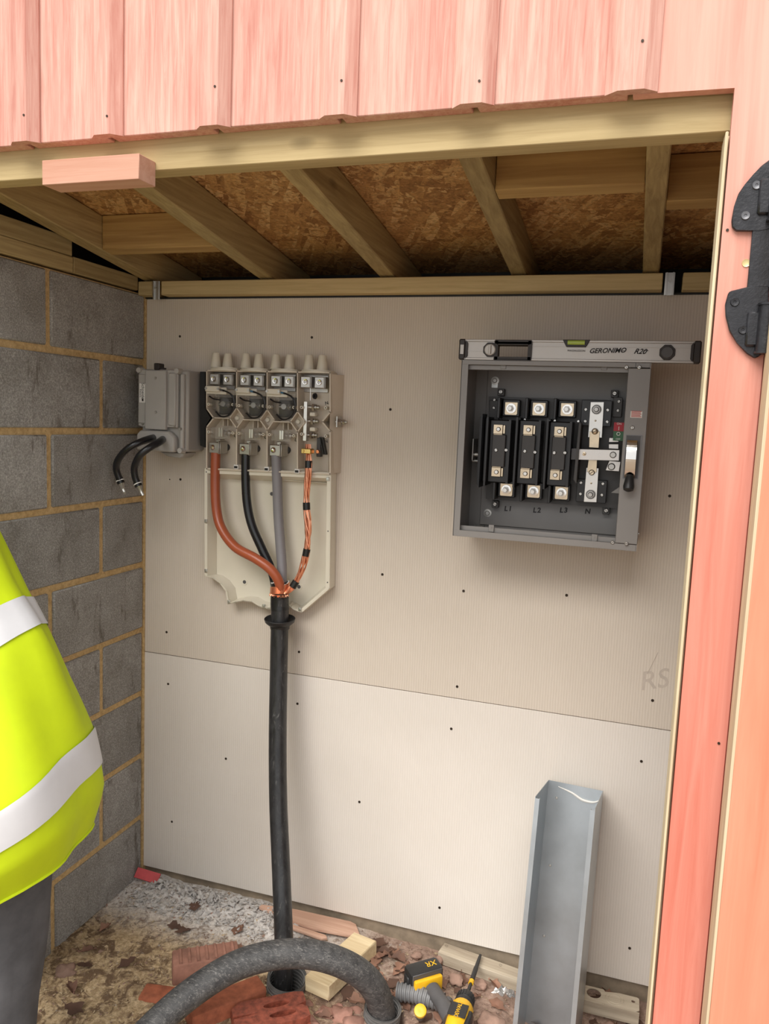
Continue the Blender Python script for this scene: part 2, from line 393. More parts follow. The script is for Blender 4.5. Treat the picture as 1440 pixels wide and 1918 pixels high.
MT['shim'] = plain('red_plastic', (.62,.085,.095), .4)
MT['duct'] = plain('muddy_grey_duct', (.16,.155,.15), .6, 0, .35, 16, .3)
MT['conduit'] = plain('grey_ribbed_conduit', (.19,.19,.195), .5, 0, .15, 16, .1)
MT['yellow'] = plain('yellow_tool_plastic', (.82,.46,.015), .4, 0, .08)
MT['tool_black'] = plain('black_tool_rubber', (.020,.020,.021), .42, 0, .2, 30, .15)
MT['tool_grey'] = plain('grey_tool_rubber', (.085,.082,.085), .5, 0, .15, 30, .15)
MT['foil'] = plain('crumpled_foil', (.62,.60,.58), .3, .8, .2, 20, .3)
MT['hiviz'] = plain('fluorescent_yellow_fabric', (.56,.70,.0), .75, 0, .05, 14, .12)
MT['reflect'] = plain('silver_white_reflective_tape', (.66,.66,.68), .45, 0, .03, 20, .03)
MT['trouser'] = plain('grey_work_trousers', (.085,.085,.092), .9, 0, .35, 12, .2)
MT['skin'] = plain('skin', (.62,.36,.26), .55, 0, .06, 10, .03)
MT['hair'] = plain('dark_brown_hair', (.05,.03,.02), .6, 0, .3, 60, .5)
MT['boot'] = plain('tan_work_boot', (.18,.11,.06), .7, 0, .3, 20, .2)

# ================================================================= THE SETTING
def rz(y): return 2.043 - .14*y             # underside of the joists
# left wall: mortar body with proud blocks
wl = part('wall_left', box(new(), -.1, -.006, -.72, .0, -.12, 2.008), MT['mortar'], kind='structure')
def blocks(root, xf, xb, kind_rows=9, y_end=-.72, first=0):
    for i in range(first, kind_rows):
        z0 = .225*i - .01 + .010; z1 = .225*i + .215 - .010
        if i == kind_rows-1: z1 = 2.004
        js = [-.004] + ([-.2186, -.6686] if i % 2 == 1 else [-.4436]) + [y_end-.01]
        for a, b in zip(js, js[1:]):
            b_ = b + (.010 if b > y_end else .012); a_ = a - (.010 if a < -.01 else .004)
            bm = box(new(), xb, xf + random.uniform(-.0015, .0015), b_, a_, z0 + random.uniform(-.001,.001), z1, .004)
            part('concrete_block', bm, MT['block'], root)
blocks(wl, .001, -.09)
part('corner_mortar', box(new(), -.02, .0038, -.004, .028, -.12, 2.0), MT['mortar'], wl)
wr = part('wall_right', box(new(), 1.956, 2.05, -.72, .0, -.12, 2.008), MT['mortar'], kind='structure')
blocks(wr, 1.949, 2.04)
# back wall
wb = part('wall_back', box(new(), -.1, 2.05, .030, .12, -.15, 1.998), MT['shade_masonry'], kind='structure')
part('render_band', box(new(), -.005, 1.955, .012, .030, -.14, .05), MT['base'], wb, label='dirty masonry strip below the lower board')
bu = part('cement_board', box(new(), .004, 1.95, 0, .012, .8125, 1.994, .001), MT['board'], wb)
bl = part('cement_board', prism(new(), [(.004,.030),(1.95,.044),(1.95,.8105),(.004,.8105)], 'y', 0, .012, bev=.001), MT['board2'], wb)
sc_px = [(337,630),(584,632),(731,767),(338,898),(716,1076),(868,1107),(1061,1115),(312,1184),(560,1221),(315,1281),(557,1318),(856,1286),(1222,1312),(845,1365),(423,1421),(1201,1426),(673,1502),(322,1539),(823,1700),(1179,1776),(1254,929),(318,898)]
for u, v in sc_px:
    p = U(u, v, 0); r = .0042 if v != 898 or u > 320 else .002
    bm = lathe(new(), [(0,-.0012),(r*.45,-.0012),(r*.5,-.0004),(r*.95,-.0012),(r,.0004)], (p.x, 0, p.z), (0,1,0), 10)
    part('screw', bm, MT['screw_dark'], bu if p.z > .811 else bl)
for s, u, v, sz in (('RS', 1222, 1275, .075),):
    p = U(u, v, -.0006); text('pencil_scrawl', s, at(p, .3), sz, MT['pencil'], bu, .0001, .3).data.transform(Matrix.Identity(4))
for u, v in ((1210,1250),):
    a, b = U(1212,1262,-.0008), U(1232,1222,-.0008); part('pencil_line', tube(new(), [a,b], .0006, 5, smooth=False), MT['pencil'], bu)
# thin dark channel between board and plate
part('shadow_channel', box(new(), .0, 1.95, -.004, .03, 1.994, 1.9985), MT['dark_gap'], wb, label='black strip above the upper board')

# roof: OSB deck, joists, plates
c_ = part('ceiling', prism(new(), [(-.899, rz(-.899)+.097), (.26, rz(.26)+.097), (.26, rz(.26)+.115), (-.899, rz(-.899)+.115)], 'x', -.14, 2.08), MT['osb'], kind='structure')
for x in (.012, .4235, .811, 1.193, 1.5395, 1.935):
    w = .0500 if x != 1.193 else .0455
    if x > 1.5 and x < 1.6: w = .0425
    bm = prism(new(), [(-.896, rz(-.896)), (.245, rz(.245)), (.245, rz(.245)+.0955), (-.896, rz(-.896)+.0955)], 'x', x, x+w, bev=.003)
    part('joist', bm, MT['pine_y'], c_)
for x0, x1, y in ((.0625, .423, -.300), (1.239, 1.539, -.556), (1.582, 1.9345, -.464)):
    bm = prism(new(), [(y, rz(y)+.001), (y+.046, rz(y+.046)+.001), (y+.046, rz(y+.046)+.095), (y, rz(y)+.095)], 'x', x0+.0005, x1-.0005, bev=.002)
    part('noggin', bm, MT['pine_d'], c_)
part('patch_mark', prism(new(), [(-.33, rz(-.33)+.0955),(-.315, rz(-.315)+.0955),(-.315, rz(-.315)+.0975),(-.33, rz(-.33)+.0975)], 'x', 1.40, 1.425), MT['grey_ins'], c_, label='small grey mark on the boarding')
part('eaves_light_stop', box(new(), -.14, 2.08, .246, .26, 1.975, 2.112), MT['dark_gap'], c_, label='black board added to shut light out at the low eave')  # black boards added to stop light leaking in at the back eave
part('eaves_light_stop', box(new(), -.14, 2.08, .121, .2455, 1.975, 1.995), MT['dark_gap'], c_)
# back plates: three lengths with steel straps between
for x0, x1, x in ((.002,.055,0), (.088,1.5915,0), (1.640,1.948,0)):
    part('wall_plate', box(new(), x0, x1, -.045, .028, 1.9988, 2.0425, .002), MT['pine_x'], c_)
for x in (.060, 1.5965):
    b = new(); box(b, x, x+.024, -.047, -.0445, 1.985, 2.042); box(b, x+.002, x+.006, -.052, -.047, 1.985, 2.042); box(b, x+.018, x+.022, -.052, -.047, 1.985, 2.042)
    cyl(b, (x+.012,-.047,2.02), (x+.012,-.0525,2.02), .003); part('steel_strap', b, MT['strap'], c_)
# left plates
part('wall_plate', box(new(), -.09, .003, -.345, -.0455, 2.013, 2.058, .002), MT['pine_y'], c_)
part('wall_plate', box(new(), -.09, .002, -.72, -.3465, 2.013, 2.057, .002), MT['pine_y'], c_)
part('packing_timber', box(new(), -.09, .001, -.72, -.349, 2.058, 2.108, .002), MT['pine_y'], c_)
part('wall_plate', box(new(), 1.955, 2.045, -.72, -.0455, 2.013, 2.057, .002), MT['pine_y'], c_)
for x in (-.125, 2.06): part('black_gap_shade', prism(new(), [(-.9, 1.98), (.26, 1.98), (.26, rz(.26)+.095), (-.9, rz(-.9)+.095)], 'x', x, x+.012), MT['dark_gap'], c_)  # black sheets added to darken the open gap between wall top and roof

# front wall: header, cladding boards and cover boards
YF = -.90
wf = bpy.data.objects.new('wall_front', None); COL.objects.link(wf); wf['kind'] = 'structure'; WM[wf] = Matrix.Identity(4)
hb = part('header_beam', prism(new(), [(-.9, 2.0905), (2.06, 2.0955), (2.06, 2.167), (-.9, 2.167)], 'y', YF+.008, YF+.053, bev=.0015), MT['pine_x'], wf)
ZB = 2.150
xs = [.125, .365, .558, .787, 1.030, 1.268, 1.515]; cw = .070
edges = [-.3, -.115] + xs
for i in range(len(xs)-1):
    a, b = xs[i], xs[i+1]
    part('cladding_board', box(new(), a+.005, b-.005, YF-.020, YF+.0075, ZB+random.uniform(-.001,.001), 2.75, .0015), MT['pink_z'], wf)
for a, b in ((-.9,-.66),(-.66,-.40),(-.40,-.14),(-.14,.125)):
    part('cladding_board', box(new(), a+.005, b-.005, YF-.020, YF+.0075, ZB, 2.75, .0015), MT['pink_z'], wf)
# notched board over the door corner that runs down as the jamb face
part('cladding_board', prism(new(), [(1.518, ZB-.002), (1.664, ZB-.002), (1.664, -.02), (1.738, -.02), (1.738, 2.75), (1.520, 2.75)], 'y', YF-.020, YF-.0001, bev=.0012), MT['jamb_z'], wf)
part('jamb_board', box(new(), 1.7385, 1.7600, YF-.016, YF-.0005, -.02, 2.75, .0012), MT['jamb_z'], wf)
for x in [-.66, -.4, -.14] + xs:
    b = new(); h = cw/2 + (.004 if x > 1.4 else 0)
    prism(b, [(x-h, YF-.0205), (x-h, YF-.0245), (x-h*.5, YF-.040), (x+h*.5, YF-.040), (x+h, YF-.0245), (x+h, YF-.0205)], 'z', ZB-.001, 2.75)
    cb = part('cover_board', b, MT['pink_z'], wf)
    if x > .2:
        pz = 2.20 + .02*math.sin(x*9)
        part('nail', cyl(new(), (x+.012, YF-.038, pz), (x+.012, YF-.0412, pz), .0022, n=8), MT['screw_dark'], cb)
# jamb post behind the jamb board (its edge shows in the reveal)
part('jamb_post', box(new(), 1.6605, 1.706, YF+.0003, YF+.0445, -.05, 2.086, .0015), MT['pine_z'], wf)
part('jamb_post', box(new(), 1.7065, 1.752, YF+.0003, YF+.0445, -.05, 2.086, .0015), MT['pine_z'], wf)
part('frame_lip', box(new(), 1.6560, 1.6603, YF-.019, YF+.0440, -.02, 2.086, .001), MT['pine_z'], wf, label='pale bare edge of the door frame')
for x in (1.76, 1.86, 1.96): part('cladding_board', box(new(), x+.002, x+.099, YF-.020, YF-.0005, -.02, 2.75, .0015), MT['pink_z'], wf)
part('door_stop_block', box(new(), .4235, .6445, YF-.045, YF+.0078, 2.062, 2.108, .001), MT['pink_x'], wf, label='salmon block fixed across the front of the header beam')
part('jamb_screw', lathe(new(), [(0,-.0008),(.0022,-.0006),(.0058,-.0014),(.0062,.0006)], (U(1397,493,YF-.020).x, YF-.020, U(1397,493,YF-.020).z), (0,1,0), 14), MT['screw_brass'], wf, label='brassy crosshead screw between the hinge halves')
for u, v in ((1362, 431), (1346, 1392)):
    p = U(u, v, YF-.020); part('nail', cyl(new(), (p.x, YF-.019, p.z), (p.x, YF-.0213, p.z), .0022, n=8), MT['screw_dark'], wf)

# door, folded right back against the front wall
d1 = bpy.data.objects.new('door_1', None); COL.objects.link(d1); d1['kind'] = 'structure'; WM[d1] = Matrix.Identity(4)
XD = 1.7365
part('edge_stile', box(new(), XD, XD+.0045, -.996, -.9375, .02, 1.985, .0006), MT['pine_z'], d1, label='cream unpainted edge of the open door')
part('door_stile', box(new(), XD+.0046, XD+.095, -.996, -.9375, .02, 1.985, .0008), MT['door_z'], d1)
for k in range(5):
    x = XD+.0955+k*.145; part('door_plank', box(new(), x, x+.1435, -.988, -.9378, .02, 1.985, .0008), MT['door_z'], d1)
for z in (.15, .95, 1.75): part('door_ledge', box(new(), XD+.096, XD+.81, -1.008, -.9885, z, z+.1, .001), MT['door_z'], d1)
# butterfly hinge: two half-moon leaves, barrel and backing bar
hg = part('hinge_bar', box(new(), 1.7045, 1.735, -.9275, -.9212, 1.829, 1.952, .001), MT['iron'], d1, label='matt black hinge bar on the jamb')
def leafplate(pxs, yf=-.9285):
    pts = [U(u, v, yf) for u, v in pxs]
    b = new(); prism(b, [(p.x, p.z) for p in pts], 'y', yf, -.9207, bev=.0014); return b
up_px = [(1371,425),(1370,412),(1375,385),(1383,362),(1395,345),(1412,325),(1426,310),(1442,298),(1470,300),(1470,424),(1420,432),(1378,432)]
lo_px = [(1368,545),(1364,548),(1358,570),(1359,592),(1366,620),(1380,642),(1398,662),(1413,671),(1421,668),(1440,650),(1440,535),(1405,536)]
for q, (pxs, scr) in enumerate(((up_px, ((1417,347),(1396,404))), (lo_px, ((1376,566),(1391,618))))):
    h = part('hinge_leaf', leafplate(pxs), MT['iron'], d1)
    for u, v in scr:
        p = U(u, v, -.9285)
        part('screw', lathe(new(), [(0,-.0004),(.0018,-.0004),(.0022,-.0016),(.0058,-.0022),(.0068,.0002)], (p.x, -.9285, p.z), (0,1,0), 16), MT['iron_screw'] if q == 0 else MT['iron'], h)
for z0, z1 in ((1.952, 2.02), (1.760, 1.828)):
    b = new(); cyl(b, (1.735, -.936, z0), (1.735, -.936, z1), .0125, n=20); cyl(b, (1.735,-.936,z0-.003), (1.735,-.936,z0), .0145, n=20); cyl(b, (1.735,-.936,z1), (1.735,-.936,z1+.003), .0145, n=20)
    box(b, 1.708, 1.730, -.9345, -.9225, z0+.008, z1-.008, .003); part('hinge_barrel', b, MT['iron'], d1)

# ground
def gz(x, y):
    n = noise.noise(Vector((x*7, y*7, .3)))*.007 + noise.noise(Vector((x*24, y*24, 2.3)))*.0045 + noise.noise(Vector((x*70, y*70, 5.3)))*.0030 + noise.noise(Vector((x*150, y*150, 1.3)))*.0012
    z = .002 + n - .022*max(0, min(1, (x-.55)/.6))
    z -= .05*max(0, 1-math.hypot((x-1.46)/.16, (y+.24)/.20))
    pw = max(0, 1-abs(y+.075)/.085)*max(0, min(1, (x-.02)/.1))*max(0, min(1, (.72-x)/.1))
    z += pw*(.018 + .014*noise.noise(Vector((x*30, y*30, 9))))
    for hx, hy, hr in ((.712,-.315,.054), (1.012,-.315,.05)):
        d = math.hypot(x-hx, y-hy)
        if d < hr: z -= .13
        elif d < hr+.03: z += .006*(1-(d-hr)/.03)
    return z
b = new(); NX, NY = 236, 156; grid = []
for j in range(NY+1):
    row = []
    for i in range(NX+1):
        x = -.3 + 2.36*i/NX; y = .012 - 1.56*j/NY; row.append(b.verts.new((x, y, gz(x, y))))
    grid.append(row)
for j in range(NY):
    for i in range(NX): b.faces.new([grid[j][i], grid[j+1][i], grid[j+1][i+1], grid[j][i+1]])
part('floor', b, MT['soil'], kind='structure', sharp=180)
b = new()
for x0, x1, y0, y1 in ((-9,11,-12,-1.545), (-9,-.298,-1.545,6), (2.058,11,-1.545,6)):
    box(b, x0, x1, y0, y1, -.3, -.004)
part('floor_yard', b, MT['yard'], kind='structure')

# ================================================================= GREY ENCLOSURE (left)
X0, X1, Z0, Z1, YB = .053, .226, 1.508, 1.762, -.125
ge = thing('meter_enclosure', 'grey plastic enclosure in the corner with two short black tails', 'enclosure', (.14, 0, 1.5))
part('body', box(new(), X0+.004, X1, -.100, 0, Z0+.002, Z1, .006), MT['grey_plastic'], ge)
b = new(); ch = .014
prism(b, [(X0+ch, Z0+.075), (X0, Z0+.062+.014), (X0, Z1-ch), (X0+ch, Z1), (X1-.03-ch, Z1), (X1-.03, Z1-ch), (X1-.03, Z0+.075)], 'y', YB+.012, -.100, bev=.003)
part('lid', b, MT['grey_plastic2'], ge)
b = new(); box(b, X0+.034, X1-.065, YB, YB+.014, Z0+.068, Z1-.004, .002); box(b, X1-.060, X1-.034, YB+.006, YB+.014, Z0+.082, Z1-.010, .003); box(b, X0+.003, X0+.030, YB+.008, YB+.014, Z0+.085, Z1-.016, .002)
part('raised_panel', b, MT['grey_plastic2'], ge)
b = new(); prism(b, [(X0+.004, Z0), (X0+.004, Z0+.050), (X0+.018, Z0+.064), (X1-.052, Z0+.064), (X1-.032, Z0+.046), (X1-.032, Z0)], 'y', YB-.002, -.100, bev=.004)
part('cable_cover', b, MT['grey_plastic2'], ge)
for x, z in ((X0+.006, Z1-.004), (X1-.030, Z1-.004), (X1-.016, Z0+.006)):
    part('corner_knob', cyl(new(), (x, -.098, z), (x, YB+.004, z), .010, .008, 16), MT['grey_plastic2'], ge)
b = new(); box(b, X1-.022, X1-.009, -.112, -.100, Z0+.004, Z1-.012, .003); part('side_rib', b, MT['grey_plastic2'], ge)
b = new(); prism(b, [(.12, Z0-.002), (X1-.01, Z0-.002), (X1-.03, Z0-.020), (.15, Z0-.016)], 'y', -.095, -.03, bev=.003); part('bottom_gland', b, MT['grey_plastic'], ge)
lx = U(300, 672, -.1)
b = new(); box(b, lx.x-.013, lx.x+.006, -.115, -.085, Z1-.002, Z1+.019, .002); box(b, lx.x+.004, lx.x+.020, -.108, -.095, Z1-.002, Z1+.006, .001); part('latch', b, MT['level_black'], ge, label='black latch on top of the box')
for u, v in ((291,708),(292,772),(263,794),(323,797),(334,803)):
    p = U(u, v, YB); part('screw', lathe(new(), [(0,.001),(.0018,.001),(.002,-.001),(.0042,-.0012),(.0046,.002)], (p.x, YB+(.010 if u<280 or u>310 else .0), p.z), (0,1,0), 12), MT['silver'], ge)
p0, p1 = U(257, 718, YB+.008)+Vector((.0085,0,0)), U(268, 754, YB+.008)+Vector((.0085,0,0))
lb = part('maker_label', box(new(), p0.x, p1.x, YB+.0068, YB+.0082, p1.z, p0.z), MT['white'], ge, label='small white sticker with a printed name')
cx, cz = (p0.x+p1.x)/2, (p0.z+p1.z)/2
text('label_print', 'Schneider', at((cx+.0022, YB+.0064, cz+.0035), -PI/2), .0142, MT['ink'], lb, .0001)
text('label_print', 'Electric', at((cx-.0062, YB+.0064, cz-.001), -PI/2), .0085, MT['ink'], lb, .0001)
part('label_mark', box(new(), cx-.0005, cx+.0045, YB+.0062, YB+.0070, p1.z+.004, p1.z+.012), MT['ink'], lb)
b = new(); box(b, .040, .055, -.06, -.02, Z0+.025, Z0+.10, .002); cyl(b, (.036,-.045,Z0+.09), (.056,-.045,Z0+.09), .003); part('hinge_tab', b, MT['grey_plastic'], ge)
# black tails
def tail(pts, label, rr=.0105):
    P = [U(u, v, y) for u, v, y in pts]; t = thing('cable_tail', label, 'cable', P[0], group='black tails of the grey enclosure')
    part('sheath', tube(new(), P[:-1], lambda s: rr*(1.02 if s > .25 else 1.08), 12), MT['black_ins'], t)
    e = P[-2]; d = (P[-1]-P[-2]); 
    part('heat_shrink', tube(new(), [e-d*.35, e+d*.12], rr*1.12, 12, smooth=False), MT['tape'], t)
    part('wire_tie', tube(new(), [e-d*.18, e-d*.10], rr*1.22, 12, smooth=False), MT['white'], t)
    part('bare_end', tube(new(), [e+d*.1, e+d*.5, P[-1]], lambda s: rr*(.72-.35*s), 8, wob=.35), MT['white_metal'], t)
tail([(287,820,-.126),(277,823,-.165),(258,830,-.20),(236,843,-.215),(221,862,-.215),(218,880,-.205),(226,903,-.195),(234,925,-.195)], 'left one of two black stub cables below the grey enclosure')
tail([(305,823,-.126),(298,828,-.165),(281,838,-.20),(262,853,-.215),(252,874,-.21),(253,893,-.205),(259,909,-.20),(268,928,-.20)], 'right one of two black stub cables below the grey enclosure')

# ================================================================= CABLE TERMINATION CUTOUT
co = thing('service_cutout', 'open cream cable termination unit with eight cones on top', 'cutout', (.46, 0, 1.5))
YC = -.055
def uz(u, v, y=YC): p = U(u, v, y); return (p.x, p.z)
BX0, BX1 = .2665, .690
outl = [(387,694),(387,765),(400,783),(387,800),(387,878),(618,888),(618,808),(603,790),(618,772),(618,698)]
o2 = [uz(*p) for p in outl]
b = new(); prism(b, o2, 'y', -.006, 0); part('back_plate', b, MT['cream'], co)
b = new(); ribs(b, o2, .0042, YC, -.006, True); part('outer_wall', b, MT['cream'], co)
# phase dividers with diamonds and cross ribs
b = new(); dv = [443, 500, 557]
for i, u in enumerate(dv):
    vc = 783 + 3.5*i; top = 692+2.0*i; bot = 870+4*i; w = 13.5; h = 19
    ribs(b, [uz(u, top), uz(u, vc-h)], .0036, YC, -.006)
    ribs(b, [uz(u, vc+h), uz(u, bot)], .0036, YC, -.006)
    ribs(b, [uz(u, vc-h), uz(u+w, vc), uz(u, vc+h), uz(u-w, vc)], .0036, YC, -.006, True)
    prism(b, [uz(u, vc-h), uz(u+w, vc), uz(u, vc+h), uz(u-w, vc)], 'y', -.030, -.026)
for i, (a, c) in enumerate(((400, 429.5), (456.5, 486.5), (513.5, 543.5))):
    ribs(b, [uz(a, 783+3.5*i-.5), uz(c, 783+3.5*i+.5)], .0034, YC, -.006)
    for du in (.35, .65): u = a+(c-a)*du; ribs(b, [uz(u, 786+3.5*i), uz(u, 797+3.5*i)], .003, -.030, -.006)
part('divider', b, MT['cream'], co)
for i, u in enumerate(dv):
    p = U(u+3, 783+3.5*i, -.026); part('fixing_hole', lathe(new(), [(0,-.005),(.0035,-.005),(.006,-.0055),(.008,-.001)], (p.x,-.030,p.z), (0,1,0), 16), MT['cream_tray'], co)
# top flanges, cones
cones = [(403,),(425,),(459,),(483,),(515,),(541,),(577,),(602,)]
for i in range(4):
    a = [388, 444, 501, 558][i]; c = [441, 498, 555, 616][i]; v = 692+1.6*i
    (xa, z), (xc, _) = uz(a, v), uz(c, v)
    b = new(); 
    n = 14; xm = (xa+xc)/2; hw = (xc-xa)/2
    for k, (zz, g, hh) in enumerate(((z-.002, 1.0, .006), (z+.0045, .93, .0035))):
        pts = [(xm + hw*g*math.cos(PI*q/n), -.030 - .036*g*math.sin(PI*q/n)) for q in range(n+1)] + [(xm-hw*g, 0), (xm+hw*g, 0)]
        prism(b, pts, 'z', zz, zz+hh)
    part('gland_flange', b, MT['cream_tray'], co)
for k, (u,) in enumerate(cones):
    p = U(u, 690+.8*k, -.040); z = p.z+.0035
    part('gland_cone', lathe(new(), [(0,-.001),(.0165,0),(.0165,.004),(.0152,.012),(.0112,.041),(.0104,.044),(.0070,.045),(0,.045)], (p.x, -.036, z), (0,0,1), 20), MT['cream_tray'], co)
# outgoing terminal blocks
for k, u in enumerate((402,427,459,484,517,542,573,599)):
    v = 710+.9*k; p = U(u, v, -.050)
    b = new(); box(b, p.x-.0180, p.x+.0135, -.050, -.012, p.z-.0175, p.z+.0165, .002); box(b, p.x+.0140, p.x+.0165, -.054, -.012, p.z-.0175, p.z+.0165, .0006); box(b, p.x+.0170, p.x+.0190, -.052, -.012, p.z-.0175, p.z+.0165, .0006)
    t = part('terminal_block', b, MT['silver'], co)
    part('clamp_screw', lathe(new(), [(0,.001),(.0045,.001),(.0050,-.0035),(.0078,-.004),(.0092,.002)], (p.x-.002, -.0505, p.z), (0,1,0), 12), MT['chrome'], t)
for i in range(4):
    (xa, z), (xc, _) = uz([389,445,502,559][i], 697+1.6*i, -.012), uz([440,497,554,615][i], 697, -.012)
    b = new(); box(b, xa, xc, -.0105, -.007, z-.052, z, .001); part('bus_plate', b, MT['silver'], co)
# smoked fuse covers, wires, links in the three phase bays
for i in range(3):
    du = 57*i; dvv = 2.6*i
    P = lambda u, v, y=-.05: U(u+du, v+dvv, y)
    c = P(417, 757, -.040)
    fc = part('fuse_cover', lathe(new(), [(.0335,.018),(.0350,-.004),(.030,-.011),(.018,-.014),(0,-.015)], (c.x,-.040,c.z), (0,1,0), 26), MT['clear'], co, label='smoked clear dome over the fuse way')
    b = new(); cyl(b, (c.x,-.008,c.z+.001), (c.x,-.040,c.z+.001), .0085, n=14); cyl(b, (c.x-.020,-.026,c.z), (c.x+.020,-.026,c.z), .0062, n=12); cyl(b, (c.x+.012,-.026,c.z), (c.x+.016,-.026,c.z), .011, n=6)
    part('fuse_stud', b, MT['silver'], co)
    b = new(); box(b, c.x-.030, c.x+.030, -.009, -.007, c.z-.032, c.z+.030, .001); part('contact_plate', b, MT['dark_mould'], co)
    pts = [P(392,742,-.058), P(400,747,-.060), P(412,749,-.060)]
    part('lead_wire', tube(new(), pts, .0024, 6), MT['black_ins'], co)
    pts = [P(404,771,-.056), P(414,780,-.060), P(428,778,-.060), P(437,766,-.060), P(438,750,-.062), P(433,739,-.064), P(423,733,-.066), P(417,731,-.066)]
    part('lead_wire', tube(new(), pts, .0026, 6), MT['black_ins'], co)
    a0, a1 = P(385,725,-.064), P(411,731,-.064)
    b = new(); box(b, a0.x, a1.x, -.068, -.056, a1.z-.005, a0.z+.004, .002); box(b, a0.x-.003, a1.x+.020, -.0575, -.054, a1.z-.012, a0.z+.001, .0015)
    cc = part('connector_cap', b, MT['cream_tray'], co)
    for x in (a0.x+.004, a1.x-.003): part('screw', cyl(new(), (x,-.067,(a0.z+a1.z)/2), (x,-.0705,(a0.z+a1.z)/2), .0038, n=12), MT['silver'], cc)
    e0, e1 = P(412,730,-.064), P(420,732,-.064)
    part('ferrule', tube(new(), [e0, e1], .0030, 8, smooth=False), MT['blue'] if i else MT['tool_grey'], co)
    # clear tray over it
    q0, q1 = P(389,731,-.052), P(440,745,-.052)
    part('clear_shelf', box(new(), q0.x, q1.x, -.056, -.0545, q1.z, q0.z), MT['clear2'], co)
    # eyelets at the bay sides
    for u, v in ((390,757),(437,758),(390,809),(437,811)):
        p = P(u, v, YC); part('eyelet', lathe(new(), [(.0022,0),(.0022,-.003),(.0044,-.003),(.0050,0),(.0050,.020),(0,.020)], (p.x+(.002 if u<400 else -.001),YC-.0005,p.z), (0,1,0), 14), MT['cream_tray'], co)
    # lower bay: link bars, studs, clear cover, lug clamp
    q0, q1 = P(391,800,-.050), P(434,826,-.050)
    part('lower_cover', box(new(), q0.x+.004, q1.x-.008, -.046, -.0450, q1.z+.006, q0.z, .0005), MT['clear2'], co)
    for du2 in (411.5, 415.5):
        p0, p1 = P(du2-1.7, 801, -.052), P(du2+1.4, 818, -.052); part('link_bar', box(new(), p0.x, p1.x, -.054, -.020, p1.z, p0.z, .0004), MT['white_metal'], co)
    p = P(424, 811, -.034); b = new(); cyl(b, (p.x-.022,-.030,p.z), (p.x+.014,-.030,p.z), .0058, n=12); cyl(b, (p.x+.002,-.030,p.z), (p.x+.008,-.030,p.z), .0105, n=6); cyl(b, (p.x+.008,-.030,p.z), (p.x+.016,-.030,p.z), .0085, .004, n=12)
    part('link_stud', b, MT['silver'], co)
    p = P(403, 838, -.058)
    b = new(); box(b, p.x-.0215, p.x+.0135, -.060, -.018, p.z-.0185, p.z+.016, .002); box(b, p.x+.0140, p.x+.0175, -.066, -.018, p.z-.020, p.z+.021, .0012); box(b, p.x+.0180, p.x+.0215, -.064, -.018, p.z-.019, p.z+.019, .0012); box(b, p.x-.001, p.x+.013, -.052, -.02, p.z+.016, p.z+.026, .0015)
    lg = part('cable_lug', b, MT['silver'], co)
    part('shear_bolt', lathe(new(), [(0,-.004),(.0045,-.0035),(.0070,-.001),(.0088,.001),(.0095,.004)], (p.x-.0085,-.063,p.z), (0,1,0), 16), MT['chrome'], lg)
    p = P(421, 838, -.020); part('rubber_grommet', lathe(new(), [(.004,-.004),(.0065,-.007),(.0105,-.004),(.0115,.006),(0,.006)], (p.x+.0,-.013,p.z), (0,1,0), 18), MT['tool_black'], co)
    p = U([443,500,557][i]-1, [874,878,882][i], YC-.002); b = new(); box(b, p.x-.008, p.x+.008, YC-.003, YC+.004, p.z-.008, p.z+.006, .001); part('clip', b, MT['white'], co)
    box_ = box(new(), p.x-.0055, p.x+.0055, YC-.0045, YC-.0028, p.z-.005, p.z+.002); part('clip_slot', box_, MT['ink'], co)
for s, u, v in (('L',439,816),('L',496,819),('L',553,824),('N',611,755),('N',610,827)):
    p = U(u, v, -.010); text('phase_letter', s, at((p.x, -.0072, p.z), -.2 if s == 'L' else .25), .014, MT['ink'], co, .0004)
# neutral bay
P = lambda u, v, y=-.05: U(u, v, y)
b = new(); a, c = P(571,752,-.045), P(574,826,-.045); box(b, a.x-.001, c.x+.001, -.050, -.030, c.z, a.z, .0006); part('neutral_post', b, MT['white_metal'], co)
b = new(); tube(b, [P(563,725,-.045), P(578,725,-.045), P(581,728,-.045), P(581,750,-.045)], .0018, 6, 4); part('bent_rod', b, MT['white_metal'], co)
for (u, v) in ((588,763),(586,789),(584,815)):
    p = P(u, v, -.034); b = new(); cyl(b, (p.x-.024,-.034,p.z), (p.x+.018,-.034,p.z), .0060, n=12); cyl(b, (p.x-.004,-.034,p.z), (p.x+.003,-.034,p.z), .0115, n=6); cyl(b, (p.x+.006,-.034,p.z), (p.x+.010,-.034,p.z), .009, n=16)
    part('neutral_stud', b, MT['silver'], co)
for (u, v) in ((585,776),(585,804)):
    p = P(u, v, -.04); part('insulator', box(new(), p.x-.009, p.x+.009, -.042, -.02, p.z-.006, p.z+.006, .002), MT['cream_tray'], co)
p = P(591,742,-.02); part('spring_washer', lathe(new(), [(.004,-.004),(.0085,-.005),(.0095,0),(0,.004)], (p.x,-.022,p.z), (.5,1,0), 16), MT['tool_black'], co)
part('bus_bar', box(new(), P(588,820).x, P(594,856).x, -.028, -.008, P(588,856).z, P(588,820).z, .001), MT['dark_mould'], co)
b = new(); a, c = P(601,819,-.030), P(607,851,-.030)
ribs(b, [(a.x-.003,a.z),(a.x+.006,a.z-.001),(c.x+.006,c.z),(c.x-.002,c.z)], .0016, -.034, -.018, True); part('wire_bracket', b, MT['tool_black'], co)
p = P(594,846,-.03); part('earth_screw', lathe(new(), [(0,-.004),(.005,-.004),(.0065,0),(.0065,.012),(0,.012)], (p.x+.002,-.03,p.z), (0,1,0), 12), MT['copper_dark'], co)
